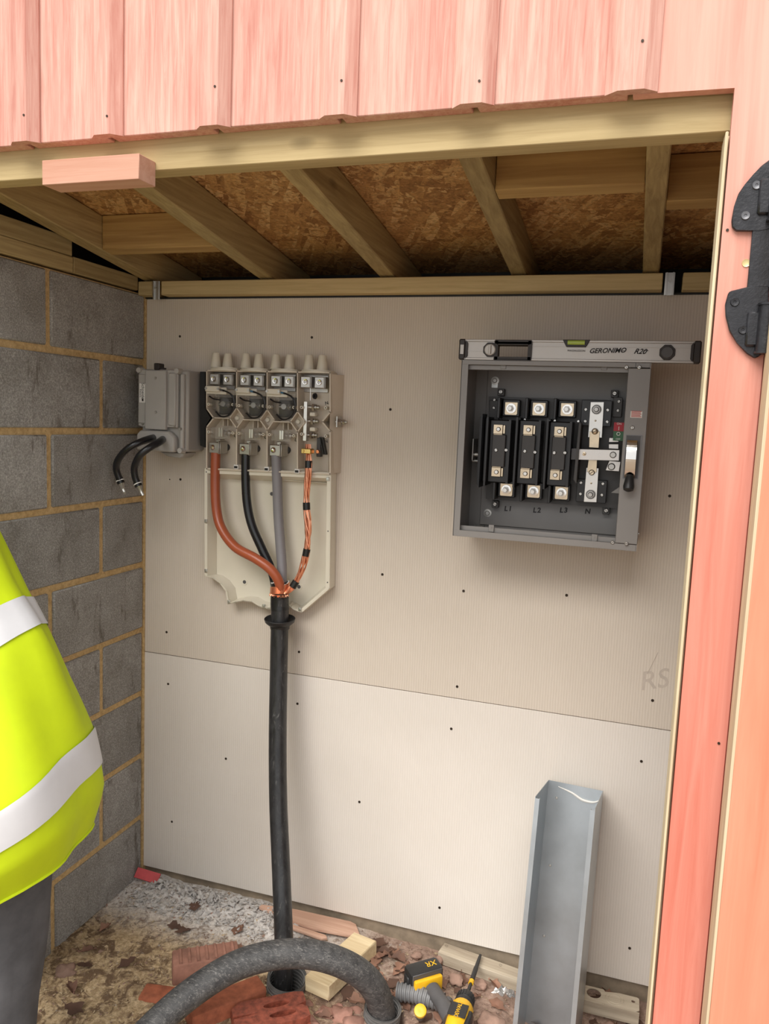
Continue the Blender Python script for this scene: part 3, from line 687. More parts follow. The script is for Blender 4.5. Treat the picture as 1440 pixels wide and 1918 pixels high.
p = P(577,845,-.055); b = new(); box(b, p.x-.018, p.x+.014, -.068, -.040, p.z-.008, p.z+.008, .002); box(b, p.x-.013, p.x-.007, -.071, -.066, p.z-.004, p.z+.004, .001); part('brass_clamp', b, MT['brass'], co)
for u, v in ((566,763),(566,813),(611,764),(611,817)):
    p = P(u, v, YC); part('eyelet', lathe(new(), [(.0022,0),(.0022,-.003),(.0044,-.003),(.0050,0),(.0050,.020),(0,.020)], (p.x-.0015,YC-.0005,p.z), (0,1,0), 14), MT['cream_tray'], co)
# right side skirt, side studs, black left bracket
b = new(); prism(b, [(o2[-1][0]+.0022, -.050), (.7015, -.004), (.7015, 0), (o2[-1][0]-.002, 0)], 'z', o2[5][1]+.002, o2[9][1]-.004); part('side_skirt', b, MT['cream'], co)
p = U(630,790,-.030); b = new(); box(b, .700, .7035, -.048, -.006, p.z-.016, p.z+.016); cyl(b, (.692,-.03,p.z), (.728,-.03,p.z), .0048, n=12); cyl(b, (.7035,-.03,p.z), (.711,-.03,p.z), .0105, n=6); cyl(b, (.715,-.03,p.z), (.722,-.03,p.z), .0085, n=6); part('side_stud', b, MT['silver'], co)
b = new(); a = uz(383,699,-.03); prism(b, [uz(381,697,-.03), uz(390,697,-.03), uz(390,765,-.03), uz(400,783,-.03), uz(390,800,-.03), uz(390,838,-.03), uz(381,834,-.03)], 'y', -.05, -.002); part('side_bracket', b, MT['black_mould'], co, label='black plate at the left edge')
# lower tray
tray = [(384,877),(384,1078),(398,1082),(412,1092),(423,1107),(427,1131),(440,1128),(455,1125),(472,1127),(487,1136),(503,1140),(545,1136),(555,1144),(565,1146),(616,1102),(619,886)]
ti = [(394,884),(394,1071),(412,1083),(425,1098),(434,1117),(448,1118),(470,1118),(490,1128),(505,1130),(545,1128),(558,1132),(566,1134),(607,1096),(609,892)]
t2 = [uz(u, v, -.048) for u, v in tray]; tin = [uz(u, v, -.048) for u, v in ti]
b = new(); prism(b, t2, 'y', -.006, 0); part('tray_back', b, MT['cream_tray'], co, label='paler cream base of the cable tray')
b = new(); ribs(b, t2, .0035, -.048, -.004, True); part('tray_wall', b, MT['cream_tray'], co)
# inward sloping side walls, flange
def loft2(b, A, B, ya, yb):
    n = len(A)
    va = [b.verts.new((p[0], ya, p[1])) for p in A]; vb = [b.verts.new((p[0], yb, p[1])) for p in B]
    for i in range(n): b.faces.new([va[i], va[(i+1)%n], vb[(i+1)%n], vb[i]])
cx, cz = sum(p[0] for p in t2)/len(t2), sum(p[1] for p in t2)/len(t2)
def shrink(A, s): return [(cx+(p[0]-cx)*s, cz+(p[1]-cz)*s) for p in A]
t3 = shrink(t2, .955); t4 = shrink(t2, .90)
b = new(); loft2(b, t2, t3, -.0485, -.0485); loft2(b, t3, t4, -.0485, -.0065); part('tray_slope', b, MT['cream_tray'], co)
b = new(); ribs(b, [t3[i] for i in range(1, 14)], .002, -.0515, -.0485); part('seal_rib', b, MT['cream_tray'], co)
b = new(); (xa, za), (xb, zb) = uz(392,893,-.03), uz(610,900,-.03)
box(b, xa, xb, -.022, -.006, zb-.010, za+.006, .004); part('tray_shelf', b, MT['cream_tray'], co)
for u, v in ((458,1090),(560,1099),(509,925)):
    p = U(u, v, -.0065); b = new(); lathe(b, [(.010,.0008),(.0098,-.001),(.0060,-.001),(.0058,.001)], (p.x,-.0065,p.z), (0,1,0), 20); s_ = part('screw_boss', b, MT['cream_tray'], co)
    b = new(); lathe(b, [(0,.0),(.0035,-.0005),(.006,-.0002),(.0064,.002)], (p.x,-.0075,p.z), (0,1,0), 14); part('screw', b, MT['tool_grey'], s_)
for u, v in ((386,976),(386,1069),(429,1127),(494,1135),(562,1141),(614,897)):
    p = U(u, v, -.05); b = new(); box(b, p.x-.005, p.x+.005, -.0535, -.046, p.z-.0055, p.z+.0055, .001); lathe(b, [(0,-.0008),(.003,-.0006),(.0034,.001)], (p.x,-.0540,p.z), (0,1,0), 10); part('metal_insert', b, MT['strap'], co)
for u, v in ((386,884),(614,995),(613,1091)):
    p = U(u, v, -.05); part('screw_hole', cyl(new(), (p.x,-.0495,p.z), (p.x,-.0485,p.z), .002, n=10), MT['tool_grey'], co)

# ================================================================= MAIN CABLE with its cores
mc = thing('armoured_cable', 'thick black mains cable rising from the duct and splitting into four cores', 'cable', (.712,-.315,-.1))
top = U(524, 1112, -.075)
path = [U(524,1112,-.080), U(524,1150,-.082), U(522,1250,-.095), U(520,1380,-.13), U(521,1500,-.175), U(526,1620,-.225), U(530,1720,-.275), U(532,1790,-.305), Vector((.700,-.318,-.02)), Vector((.702,-.320,-.115))]
path = [Vector(p) for p in path]
part('cable_sheath', tube(new(), path, lambda s: .0275, 22, 8), MT['sheath'], mc)
part('sheath_sleeve', tube(new(), [path[0]+Vector((0,0,.004)), path[0]-Vector((0,0,.03)), path[1]+Vector((0,0,.012))], .0282, 22, 4), MT['tape'], mc, label='matt black sleeve at the cable end')
cq = U(524, 1163, -.083)
b = new(); lathe(b, [(.0282,-.004),(.036,-.003),(.043,.002),(.0465,.009),(.0482,.0075),(.0455,-.002),(.038,-.009),(.031,-.012),(.0300,-.024),(.0277,-.024),(.0282,-.004)], cq, (0,-.08,1), 30); part('sealing_collar', b, MT['tool_black'], mc)
def core(nm, pts, r, mat, label=None):
    P = [U(u, v, y) for u, v, y in pts]; return part(nm, tube(new(), P, r, 16, 8), MT[mat], mc, label=label)
core('brown_core', [(404,848,-.048),(403,900,-.050),(405,950,-.060),(414,988,-.075),(440,1024,-.095),(480,1047,-.108),(508,1068,-.108),(523,1092,-.098),(527,1120,-.085)], .0152, 'brown')
core('black_core', [(460,850,-.046),(460,900,-.048),(463,945,-.052),(472,985,-.060),(490,1027,-.066),(506,1062,-.070),(514,1090,-.074),(517,1118,-.078)], .0138, 'black_ins')
core('grey_core', [(517,852,-.046),(519,900,-.045),(521,960,-.045),(525,1020,-.052),(528,1065,-.062),(527,1118,-.078)], .0155, 'grey_ins')
cp = [(577,832,-.050),(578,870,-.062),(575,915,-.062),(574,948,-.062),(577,985,-.064),(576,1015,-.066),(573,1038,-.068),(565,1068,-.072),(555,1088,-.080),(545,1103,-.086),(534,1112,-.092)]
Pc = spline([U(*p) for p in cp], 8)
b = new(); NS = 13
for s in range(NS):
    ring = 0 if s == 0 else 1
    a0 = 2*PI*s/(NS-1); pts = []
    for i, p in enumerate(Pc):
        t = i/(len(Pc)-1); tw = a0 + t*9 + .5*math.sin(s*2.1+t*20)
        sp = .0072*(1 + .32*math.sin(t*PI*4.0)**2)*ring
        pts.append(p + Vector((math.cos(tw)*sp, math.sin(tw)*sp*.8, 0)))
    tube(b, pts, .0023, 6, 1, smooth=False)
part('copper_strands', b, MT['copper_dark'], mc, kind='stuff', label='twisted bundle of bare copper wires')
for u, v, y in ((577,869,-.062),(574,948,-.063),(573,1034,-.068),(551,1095,-.083)):
    p = U(u, v, y); i = min(range(len(Pc)), key=lambda k: (Pc[k]-p).length); d = (Pc[min(i+1,len(Pc)-1)]-Pc[max(i-1,0)]).normalized()
    part('tape_band', tube(new(), [Pc[i]-d*.011, Pc[i]+d*.011], .0112, 12, smooth=False), MT['tape'], mc)
b = new()
for s in range(16):
    a = -1.4 + s*.085; pts = []
    for q in range(9):
        t = q/8; ang = PI*1.08 + t*PI*.98
        pts.append(path[0] + Vector((math.cos(ang)*.0292, math.sin(ang)*.0292, .008+.0011*s - .006 + .014*t*(.6+.05*s) )))
    tube(b, pts, .0014, 5, 1, smooth=False)
part('copper_wrap', b, MT['copper_dark'], mc, kind='stuff', label='copper wires wound round the end of the sheath')
b = new()
for s in range(46):
    a = PI + s/46*PI*1.0; p = path[0] + Vector((math.cos(a)*.0292, math.sin(a)*.0292, .0015)); tube(b, [p, p+Vector((math.cos(a)*.003, math.sin(a)*.003, -.005+random.uniform(-.003,.003)))], .0009, 4, 1, smooth=False)
part('cut_strands', b, MT['copper_dark'], mc, kind='stuff', label='short cut copper strand ends')
b = new(); tube(b, [path[0]+Vector((0,0,.008)), path[0]+Vector((0,0,.036))], .0268, 20, smooth=False); part('inner_bedding', b, MT['tape'], mc)
b = new()
for z in (.0365,): 
    pts = [path[0]+Vector((math.cos(a)*.0265, math.sin(a)*.0265, z+.0035*math.sin(3*a))) for a in [2*PI*q/20 for q in range(21)]]; tube(b, pts, .0018, 6, 1, smooth=False)
part('frayed_edge', b, MT['white'], mc)

# ================================================================= SWITCH ISOLATOR BOX
sb = thing('switch_fuse_box', 'grey steel isolator box with its cover off showing fuse carriers', 'switchgear', (1.34,0,1.335))
SX0, SX1, SZ0, SZ1, SD = 1.107, 1.579, 1.334, 1.800, -.200
t_ = .002
part('back_panel', box(new(), SX0, SX1, -.004, 0, SZ0, SZ1), MT['switch_in'], sb)
b = new(); box(b, SX0, SX0+t_, SD, -.004, SZ0, SZ1); box(b, SX0, SX0+.019, SD, SD+.0025, SZ0, SZ1, .0008); part('side_wall', b, MT['switch_grey'], sb)
b = new(); box(b, SX1-t_, SX1, SD, -.004, SZ0, SZ1); part('side_wall', b, MT['switch_grey'], sb)
b = new(); box(b, SX0+t_, SX1-t_, SD, -.004, SZ1-t_, SZ1); box(b, SX0+t_, SX1-t_, SD-.0004, SD+.0025, SZ1-.012, SZ1, .0008); box(b, SX0+t_, SX1-t_, SD+.012, SD+.014, SZ1-.024, SZ1-.012, .0004); part('top_wall', b, MT['switch_grey'], sb)
b = new(); box(b, SX0+t_, SX1-t_, SD, -.004, SZ0, SZ0+t_); box(b, SX0+t_, SX1-t_, SD-.0004, SD+.0025, SZ0, SZ0+.017, .0008); box(b, SX0+t_, SX1-t_, SD+.016, SD+.018, SZ0+.015, SZ0+.028, .0004); part('bottom_wall', b, MT['switch_grey'], sb)
# inner mounting pan
pl = U(898, 705, -.012); 
b = new(); box(b, SX0+.035, SX1-.01, -.010, -.005, SZ0+.012, SZ1-.012, .001); part('mounting_pan', b, MT['switch_in'], sb)
b = new(); a_, c_2 = U(1160,690,SD), U(1163,1020,SD)
SXR = U(1176, 700, SD).x
box(b, SXR, SX1+.001, SD-.004, SD+.001, SZ0+.018, SZ1-.014, .0012); box(b, SXR, SXR+.002, SD+.001, SD+.11, SZ0+.02, SZ1-.02); part('mechanism_cover', b, MT['switch_grey'], sb)
b = new(); box(b, SXR+.016, SXR+.0168, SD-.0012, SD+.001, SZ1-.014, SZ1); part('seam', b, MT['ink'], sb)
for u, v in ((944,685),(1133,687)): 
    p = U(u, v, SD+.012); b = new(); box(b, p.x-.009, p.x+.005, SD+.010, SD+.0125, p.z-.008, p.z+.009, .0006); cyl(b, (p.x-.002,SD+.0105,p.z), (p.x-.002,SD+.0085,p.z), .0022, n=10); part('cover_lug', b, MT['switch_grey'], sb)
for u, v in ((920,990),(1113,1008)):
    p = U(u, v, SD+.012); b = new(); box(b, p.x-.007, p.x+.007, SD+.010, SD+.0125, p.z-.009, p.z+.010, .0006); cyl(b, (p.x,SD+.0105,p.z+.004), (p.x,SD+.0085,p.z+.004), .0022, n=10); part('cover_lug', b, MT['switch_grey'], sb)
def bolt(u, v, y, r=.006, mat='silver', par=None, nm='screw', slot=True, h=.003):
    p = U(u, v, y); b = new()
    lathe(b, [(0,-h),(r*.75,-h),(r,-h*.6),(r,.001)], (p.x,y,p.z), (0,1,0), 12)
    if slot: box(b, -r*.7, r*.7, -h-.0002, -h+.0003, -r*.1, r*.1, mat=Matrix.Translation((p.x,y,p.z)) @ Matrix.Rotation(random.uniform(0,3), 4, 'Y'), mi=1)
    return part(nm, b, [MT[mat], MT['screw_dark']], par or sb)
for u, v in ((1173,688),(1197,688),(1147,1016),(1173,1018),(1184,801)): bolt(u, v, SD-.004 if u not in (1173,1147) or v > 1017 else SD+.0, .0050)
# mounting washers in the corners
for u, v in ((927,713),(913,961)):
    p = U(u, v, -.0105); b = new(); lathe(b, [(0,-.004),(.005,-.004),(.0065,-.0015),(.0115,-.0012),(.0118,.0005)], (p.x,-.0105,p.z), (0,1,0), 20); part('fixing_screw', b, MT['silver'], sb)
    if v < 800: b = new(); box(b, p.x-.009, p.x+.009, -.0115, -.0105, p.z-.020, p.z-.006, .0005); part('slot_plate', b, MT['strap'], sb)
for u, v in ((938,734),(1151,737),(927,944),(1135,956)):
    p = U(u, v, -.030); b = new(); box(b, p.x-.0095, p.x+.0095, -.030, -.010, p.z-.011, p.z+.0085, .001); part('standoff', b, MT['dark_mould'], sb); bolt(u, v, -.031, .0062, h=.005)
# switch base plate
q0, q1 = U(918,744,-.035), U(1165,950,-.035)
q2, q3 = U(903,938,-.035), U(1172,744,-.035)
b = new(); prism(b, [(q0.x-.004, q0.z+.002), (SX1-.050, q0.z+.002), (SX1-.050, q1.z-.004), (q2.x+.010, q1.z-.004), (q2.x+.010, q0.z-.1)], 'y', -.036, -.022); part('switch_base', b, MT['dark_mould'], sb)
# left pivot bracket, right bracket plate
b = new(); a = U(927,765,-.045); box(b, a.x-.016, a.x+.012, -.046, -.036, a.z-.050, a.z+.022, .001); part('end_bracket', b, MT['dark_mould'], sb); bolt(926,749,-.047,.004); bolt(925,764,-.047,.004)
a = U(1157,760,-.045); b = new(); box(b, a.x-.012, a.x+.011, -.046, -.036, a.z-.03, a.z+.022, .001); part('end_bracket', b, MT['dark_mould'], sb); bolt(1159,752,-.047,.0042); bolt(1157,769,-.047,.0042)
a = U(897,843,-.06); b = new(); box(b, SX0+.022, SX0+.0255, -.11, -.05, a.z-.028, a.z+.032, .0008); cyl(b, (SX0+.018,-.08,a.z-.012), (SX0+.034,-.08,a.z-.012), .006); cyl(b, (SX0+.018,-.08,a.z-.03), (SX0+.034,-.08,a.z-.03), .004); part('pivot_plate', b, MT['strap'], sb)
# three switch ways
upT = [(957,765),(1009,766),(1062,767)]; loT = [(948,917),(999,920),(1051,923)]
upC = [(934,804),(990,805),(1048,808)]; loC = [(930,884),(984,887),(1040,890)]
for i in range(3):
    yt = -.062
    for (u, v) in (upT[i], loT[i]):
        p = U(u, v, yt); b = new(); box(b, p.x-.024, p.x+.024, yt+.002, -.036, p.z-.022, p.z+.024, .002)
        box(b, p.x-.033, p.x-.026, yt-.030, -.036, p.z-.028, p.z+.028, .001); part('terminal_shroud', b, MT['black_mould'], sb)
        b = new(); prism(b, [(p.x-.017,p.z-.015),(p.x-.015,p.z-.018),(p.x+.015,p.z-.018),(p.x+.018,p.z-.015),(p.x+.018,p.z+.017),(p.x-.017,p.z+.017)], 'y', yt-.002, yt+.002, bev=.0006); tp = part('terminal_plate', b, MT['tin_brass'], sb)
        b = new(); lathe(b, [(.006,-.004),(.0135,-.0035),(.0140,.001)], (p.x+.001,yt-.003,p.z), (0,1,0), 24); part('washer', b, MT['chrome'], tp)
        b = new(); cyl(b, (p.x,yt-.003,p.z), (p.x,yt-.010,p.z), .0095, n=6); part('nut', b, MT['silver'], tp)
        b = new(); cyl(b, (p.x,yt-.003,p.z), (p.x,yt-.024,p.z), .0052, n=14); part('stud', b, MT['white_metal'], tp)
    # carrier body
    yc = -.105; a = U(*upC[i], yc); c = U(*loC[i], yc); xm = (a.x+c.x)/2
    b = new(); box(b, xm-.026, xm+.030, yc+.004, -.040, c.z-.030, a.z+.026, .003)
    prism(b, [(xm-.031, c.z-.038), (xm-.026, c.z-.038), (xm-.026, a.z+.032), (xm-.031, a.z+.032)], 'y', yc-.022, -.04)
    prism(b, [(xm+.028, c.z-.030), (xm+.034, c.z-.030), (xm+.034, a.z+.026), (xm+.028, a.z+.026)], 'y', yc-.012, -.04)
    if i == 0:
        prism(b, [(xm-.052, c.z-.035), (xm-.045, c.z-.045), (xm-.045, a.z+.040), (xm-.052, a.z+.03)], 'y', yc-.01, -.05)
        box(b, xm-.045, xm-.030, -.075, -.05, c.z-.03, a.z+.03, .002)
    fcx = part('fuse_carrier', b, MT['black_mould'], sb)
    b = new(); box(b, xm-.016, xm+.021, yc-.006, yc+.004, c.z+.014, a.z-.014, .002); part('carrier_bridge', b, MT['dark_mould'], sb)
    for (u, v), s in ((upC[i], 1), (loC[i], -1)):
        p = U(u, v, yc); b = new(); box(b, p.x-.0145, p.x+.0115, yc-.003, yc+.004, p.z-.013, p.z+.013, .001); box(b, p.x+.0115, p.x+.018, yc-.001, yc+.004, p.z-.012, p.z+.012, .001); box(b, p.x-.0125, p.x+.012, yc-.008, yc+.004, p.z-s*.013, p.z-s*.0155, .0006)
        cl = part('contact_clip', b, MT['tin_brass'], sb)
        part('clip_bolt', lathe(new(), [(0,-.005),(.0045,-.005),(.0062,-.003),(.0064,.001)], (p.x,yc-.0035,p.z), (0,1,0), 12), MT['white_metal'], cl)
        for dx in (-.010, .012): part('peg', cyl(new(), (p.x+dx,yc-.004,p.z-s*.018), (p.x+dx,yc+.004,p.z-s*.018), .0022, n=8), MT['black_mould'], cl)
for u, v in ((929,843),(948,843),(983,845),(1002,847),(1038,848),(1058,848)): bolt(u, v, -.1115, .0047, 'white_metal', h=.004)
for u, v in ((975,786),(983,786),(1030,788),(1039,788),(1083,789)): bolt(u, v, -.062, .0036, 'chrome')
p = U(1080,845,-.12); b = new(); prism(b, [(p.x-.003,p.z-.075),(p.x+.0045,p.z-.085),(p.x+.0065,p.z+.072),(p.x+.001,p.z+.078)], 'y', -.122, -.04); part('end_cheek', b, MT['dark_mould'], sb)
# neutral link
for u0, v0, u1, v1 in ((1090,749,1143,799),(1081,897,1134,943)):
    p, q = U(u0, v0, -.062), U(u1, v1, -.062); part('link_base', box(new(), p.x, q.x, -.062, -.036, q.z, p.z, .001), MT['black_mould'], sb)
for u, v in ((1097,767),(1138,768),(1096,789),(1137,790),(1088,904),(1129,906),(1087,925),(1127,927)): bolt(u, v, -.063, .0042, 'white_metal')
def strip(px, y, mat, nm, th=.003):
    P_ = [U(u, v, y) for u, v in px]; b = new(); prism(b, [(p.x, p.z) for p in P_], 'y', y, y+th, bev=.0005); return part(nm, b, MT[mat], sb)
strip([(1106,753),(1131,753),(1127,820),(1101,819)], -.070, 'white_metal', 'neutral_strip', .008)
strip([(1104,808),(1123,808),(1121,839),(1103,838)], -.075, 'tin_brass', 'neutral_strip', .004)
strip([(1102,861),(1118,862),(1117,885),(1099,884)], -.075, 'tin_brass', 'neutral_strip', .004)
strip([(1098,876),(1121,877),(1117,941),(1093,940)], -.070, 'white_metal', 'neutral_strip', .008)
for u, v in ((1117,767),(1106,926)):
    p = U(u, v, -.071); b = new(); lathe(b, [(.006,-.003),(.0125,-.003),(.0132,.001)], (p.x,-.071,p.z), (0,1,0), 24); cyl(b, (p.x,-.073,p.z), (p.x,-.080,p.z), .0095, n=6); cyl(b, (p.x,-.073,p.z), (p.x,-.090,p.z), .0052, n=14); lk = part('link_nut', b, MT['silver'], sb)
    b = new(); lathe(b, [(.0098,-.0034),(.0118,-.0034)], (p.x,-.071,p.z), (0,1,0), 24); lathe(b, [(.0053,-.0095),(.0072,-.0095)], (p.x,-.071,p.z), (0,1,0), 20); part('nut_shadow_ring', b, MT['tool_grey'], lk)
bolt(1114,808,-.076,.0085,'tin_brass',h=.004); bolt(1108,885,-.076,.0078,'tin_brass',h=.004); bolt(1115,788,-.0705,.0025,'tin_brass',h=.001); bolt(1107,905,-.0705,.0025,'tin_brass',h=.001)
strip([(1070,840),(1080,840),(1079,861),(1069,861)], -.108, 'tool_grey', 'arm_end', .014)
strip([(1080,841),(1160,843),(1159,863),(1079,861)], -.110, 'alu_lt', 'link_arm', .006)
bolt(1148,852,-.111,.0085,'silver',slot=False,h=.005); bolt(1094,850,-.111,.005,'tin_brass',h=.001)
strip([(1141,863),(1162,865),(1159,883),(1134,881)], -.085, 'alu_lt', 'crank_tab', .004); bolt(1145,874,-.0855,.0095,'silver',slot=False,h=.006)
strip([(1141,820),(1158,821),(1158,828),(1140,828)], -.085, 'alu_lt', 'crank_tab', .004); strip([(1140,832),(1158,832),(1158,841),(1140,840)], -.085, 'alu_lt', 'crank_tab', .004)
strip([(1144,923),(1163,910),(1163,925)], -.085, 'switch_grey', 'pointer_tab', .002)
# ON/OFF indicator
a, c = U(1150,791,-.115), U(1168,808,-.115); s1 = part('on_plate', box(new(), a.x, c.x, -.115, -.110, c.z, a.z), MT['red'], sb, label='dark red ON plate')
d_ = U(1167,826,-.115); s2 = part('off_plate', box(new(), a.x, c.x, -.115, -.110, d_.z, c.z-.0003), MT['green'], sb, label='dark green OFF plate')
xm = (a.x+c.x)/2; text('sign_letters', 'ON', at((xm, -.1153, a.z-.0035)), .0075, MT['white'], s1, .0001); text('sign_letters', 'I', at((xm, -.1153, c.z+.0065)), .014, MT['white'], s1, .0001)
text('sign_letters', 'O', at((xm, -.1153, c.z-.0075)), .0135, MT['white'], s2, .0001); text('sign_letters', 'OFF', at((xm, -.1153, d_.z+.0040)), .0065, MT['white'], s2, .0001)
for s, u, v in (('L1',951,953),('L2',1005,956),('L3',1055,956),('N',1100,958)):
    p = U(u, v, -.0102); text('marker_letters', s, at((p.x, -.0104, p.z), .06), .0195, MT['ink'], sb, .0002, .15, space=1.25, off=.0007)
# warning sticker
a, c = U(1181,770,SD-.0045), U(1202,783,SD-.0045); st = part('warning_sticker', box(new(), a.x, c.x, SD-.0048, SD-.004, c.z, a.z), MT['white'], sb, label='small red and white sticker on the cover')
b = new()
for k in range(5): box(b, a.x+.002, c.x-.002-.002*(k%2), SD-.0051, SD-.0047, c.z+.0018+k*.0032, c.z+.0038+k*.0032)
part('sticker_print', b, MT['sticker_red'], st)
# lever handle
a, c = U(1173,815,SD-.004), U(1196,897,SD-.004); b = new()
ribs(b, [(a.x,a.z),(c.x+.0,a.z),(c.x-.002,c.z),(a.x-.001,c.z)], .0010, SD-.006, SD-.003, True); part('handle_bezel', b, MT['iron_screw'], sb)
part('handle_slot', box(new(), a.x+.001, c.x-.003, SD-.0050, SD-.0038, c.z+.001, a.z-.001), MT['tool_grey'], sb)
hx = (a.x+c.x)/2-.003; b = new()
n = 16
for k in range(n):
    t0, t1 = k/n, (k+1)/n; f = lambda t: (SD-.005-.022*math.sin(PI*(.15+.75*t)), a.z-.012-(a.z-c.z-.014)*t)
    (ya, za), (yb, zb) = f(t0), f(t1)
    prism(b, [(ya,za),(yb,zb),(yb+.003,zb),(ya+.003,za)], 'x', hx-.0125, hx+.0115)
lev = part('lever', b, MT['chrome'], sb)
b = new(); lathe(b, [(.008,0),(.0105,.010),(.0135,.030),(.0120,.038),(.005,.042),(0,.043)], (hx,SD-.016,c.z+.008), (-.02,-.45,-1), 18); part('lever_grip', b, MT['tool_black'], lev)
b = new(); box(b, SX0+.02, SX0+.05, -.05, -.01, SZ0+.004, SZ0+.010); prism(b, [(SX0+.028,SZ0+.012),(SX0+.06,SZ0+.004),(SX0+.05,SZ0+.022)], 'y', -.16, -.158); part('loose_tab', b, MT['strap'], sb)
b = new(); cyl(b, (SX1-.0,-.08,SZ0+.03), (SX1+.004,-.08,SZ0+.03), .004); part('outer_screw', b, MT['strap'], sb)
b = new(); box(b, SX1-.085, SX1-.05, -.06, -.03, SZ0-.012, SZ0, .001); part('bottom_clip', b, MT['strap'], sb)

# ================================================================= SPIRIT LEVEL
LX0, LX1, LZ0, LZ1, LY0, LY1 = 1.098, 1.690, 1.8005, 1.853, -.200, -.176
tlt = Matrix.Identity(4)
sl = thing('spirit_level', 'silver box-section spirit level resting on top of the isolator box', 'spirit level', (1.4, -.188, LZ0))
b = new()
box(b, LX0+.014, LX1-.014, LY0, LY1, LZ0, LZ0+.006, .0008); box(b, LX0+.014, LX1-.014, LY0, LY1, LZ1-.006, LZ1, .0008)
segs = [(LX0+.014, 1.150), (1.176, 1.190), (1.292, 1.318), (1.372, 1.565), (1.607, LX1-.014)]
# web with real openings: solid pieces left between vials
hx0, hx1 = 1.196, 1.283
for x0, x1 in ((LX0+.014, hx0), (hx1, LX1-.014)): box(b, x0, x1, LY0+.003, LY1-.003, LZ0+.006, LZ1-.006)
box(b, LX0+.014, hx0, LY0+.001, LY1-.001, LZ0+.022, LZ0+.024); box(b, hx1, LX1-.014, LY0+.001, LY1-.001, LZ0+.036, LZ0+.038)
part('level_body', b, MT['alu'], sl)
for x0, x1 in ((LX0, LX0+.0175), (LX1-.0175, LX1)):
    b = new(); box(b, x0, x1, LY0-.002, LY1+.002, LZ0-.0, LZ1+.001, .003)
    s_ = 1 if x0 == LX0 else -1; xe = x1 if s_ > 0 else x0
    prism(b, [(xe, LZ0+.002), (xe+s_*.006, LZ0+.010), (xe+s_*.006, LZ1-.010), (xe, LZ1-.002)], 'y', LY0-.0015, LY1+.0015)
    ec = part('end_cap', b, MT['level_black'], sl)
    part('cap_insert', box(new(), x0+.004, x1-.004, LY0-.0026, LY0-.0018, LZ0+.014, LZ1-.014, .0003), MT['alu'] if s_ > 0 else MT['level_black'], ec)
b = new(); ribs(b, [(hx0,LZ0+.004),(hx1,LZ0+.004),(hx1,LZ1-.006),(hx0,LZ1-.006)], .010, LY0-.002, LY1+.002, True); box(b, hx0, hx1, LY0-.002, LY1+.002, LZ1-.015, LZ1-.004, .002); box(b, hx0, hx1, LY0-.002, LY1+.002, LZ0, LZ0+.005, .002); part('hand_hole', b, MT['level_black'], sl)
for px, cm, ym in ((918,'vial_clear',1), (1250,'level_black',0)):
    p = U(px, 655, LY0); zc = (LZ0+LZ1)/2 + (.000 if ym else -.001); b = new(); r = .0195
    oc = [(p.x+r*math.cos(PI/8+PI/4*k), zc+r*math.sin(PI/8+PI/4*k)) for k in range(8)]; prism(b, oc, 'y', LY0-.0025, LY0+.002, bev=.001)
    hs = part('vial_housing', b, MT['level_black'], sl)
    b = new(); lathe(b, [(0,-.003),(.0125,-.003),(.0145,-.001),(.0145,.001)], (p.x,LY0-.0025,zc), (0,1,0), 22); part('vial_window', b, MT[cm] if ym else MT['tool_grey'], hs)
    if ym: b = new(); cyl(b, (p.x,LY0-.0055,zc-.011), (p.x,LY0-.0055,zc+.011), .0042, n=12); part('vial_tube', b, MT['vial_clear'], hs)
px0, px1 = U(1054,633,LY0).x, U(1106,633,LY0).x
b = new(); prism(b, [(px0,LZ1+.001),(px0+.010,LZ1-.017),(px1-.010,LZ1-.017),(px1,LZ1+.001)], 'y', LY0-.0025, LY1+.002, bev=.001); hs = part('vial_housing', b, MT['level_black'], sl)
b = new(); cyl(b, (px0+.013,LY0-.0015,LZ1-.006), (px1-.013,LY0-.0015,LZ1-.006), .0058, n=14); part('vial_tube', b, MT['vial'], hs, label='yellow green bubble vial')
tz = LZ0+.0255
text('maker_print', 'MAGNUSSON', at((U(1079,658,LY0).x, LY0+.0008, LZ0+.0265)), .0066, MT['ink'], sl, .0002, space=1.1)
text('handwriting', 'GERONIMO', at((U(1137,657,LY0).x, LY0+.0008, LZ0+.0275), .03), .0165, MT['ink'], sl, .0002, .35, off=.0003)
text('handwriting', 'R20', at((U(1198,658,LY0).x, LY0+.0008, LZ0+.0265), -.03), .0175, MT['ink'], sl, .0002, .45, off=.0003)
b = new(); tube(b, [(U(1165,655,LY0).x, LY0+.0016, LZ0+.028), (U(1171,656,LY0).x, LY0+.0016, LZ0+.028)], .0006, 4, 1, smooth=False); tube(b, [(U(1205,658,LY0).x, LY0+.0016, LZ0+.029), (U(1214,657,LY0).x, LY0+.0016, LZ0+.029)], .0006, 4, 1, smooth=False); part('pen_stroke', b, MT['ink'], sl)

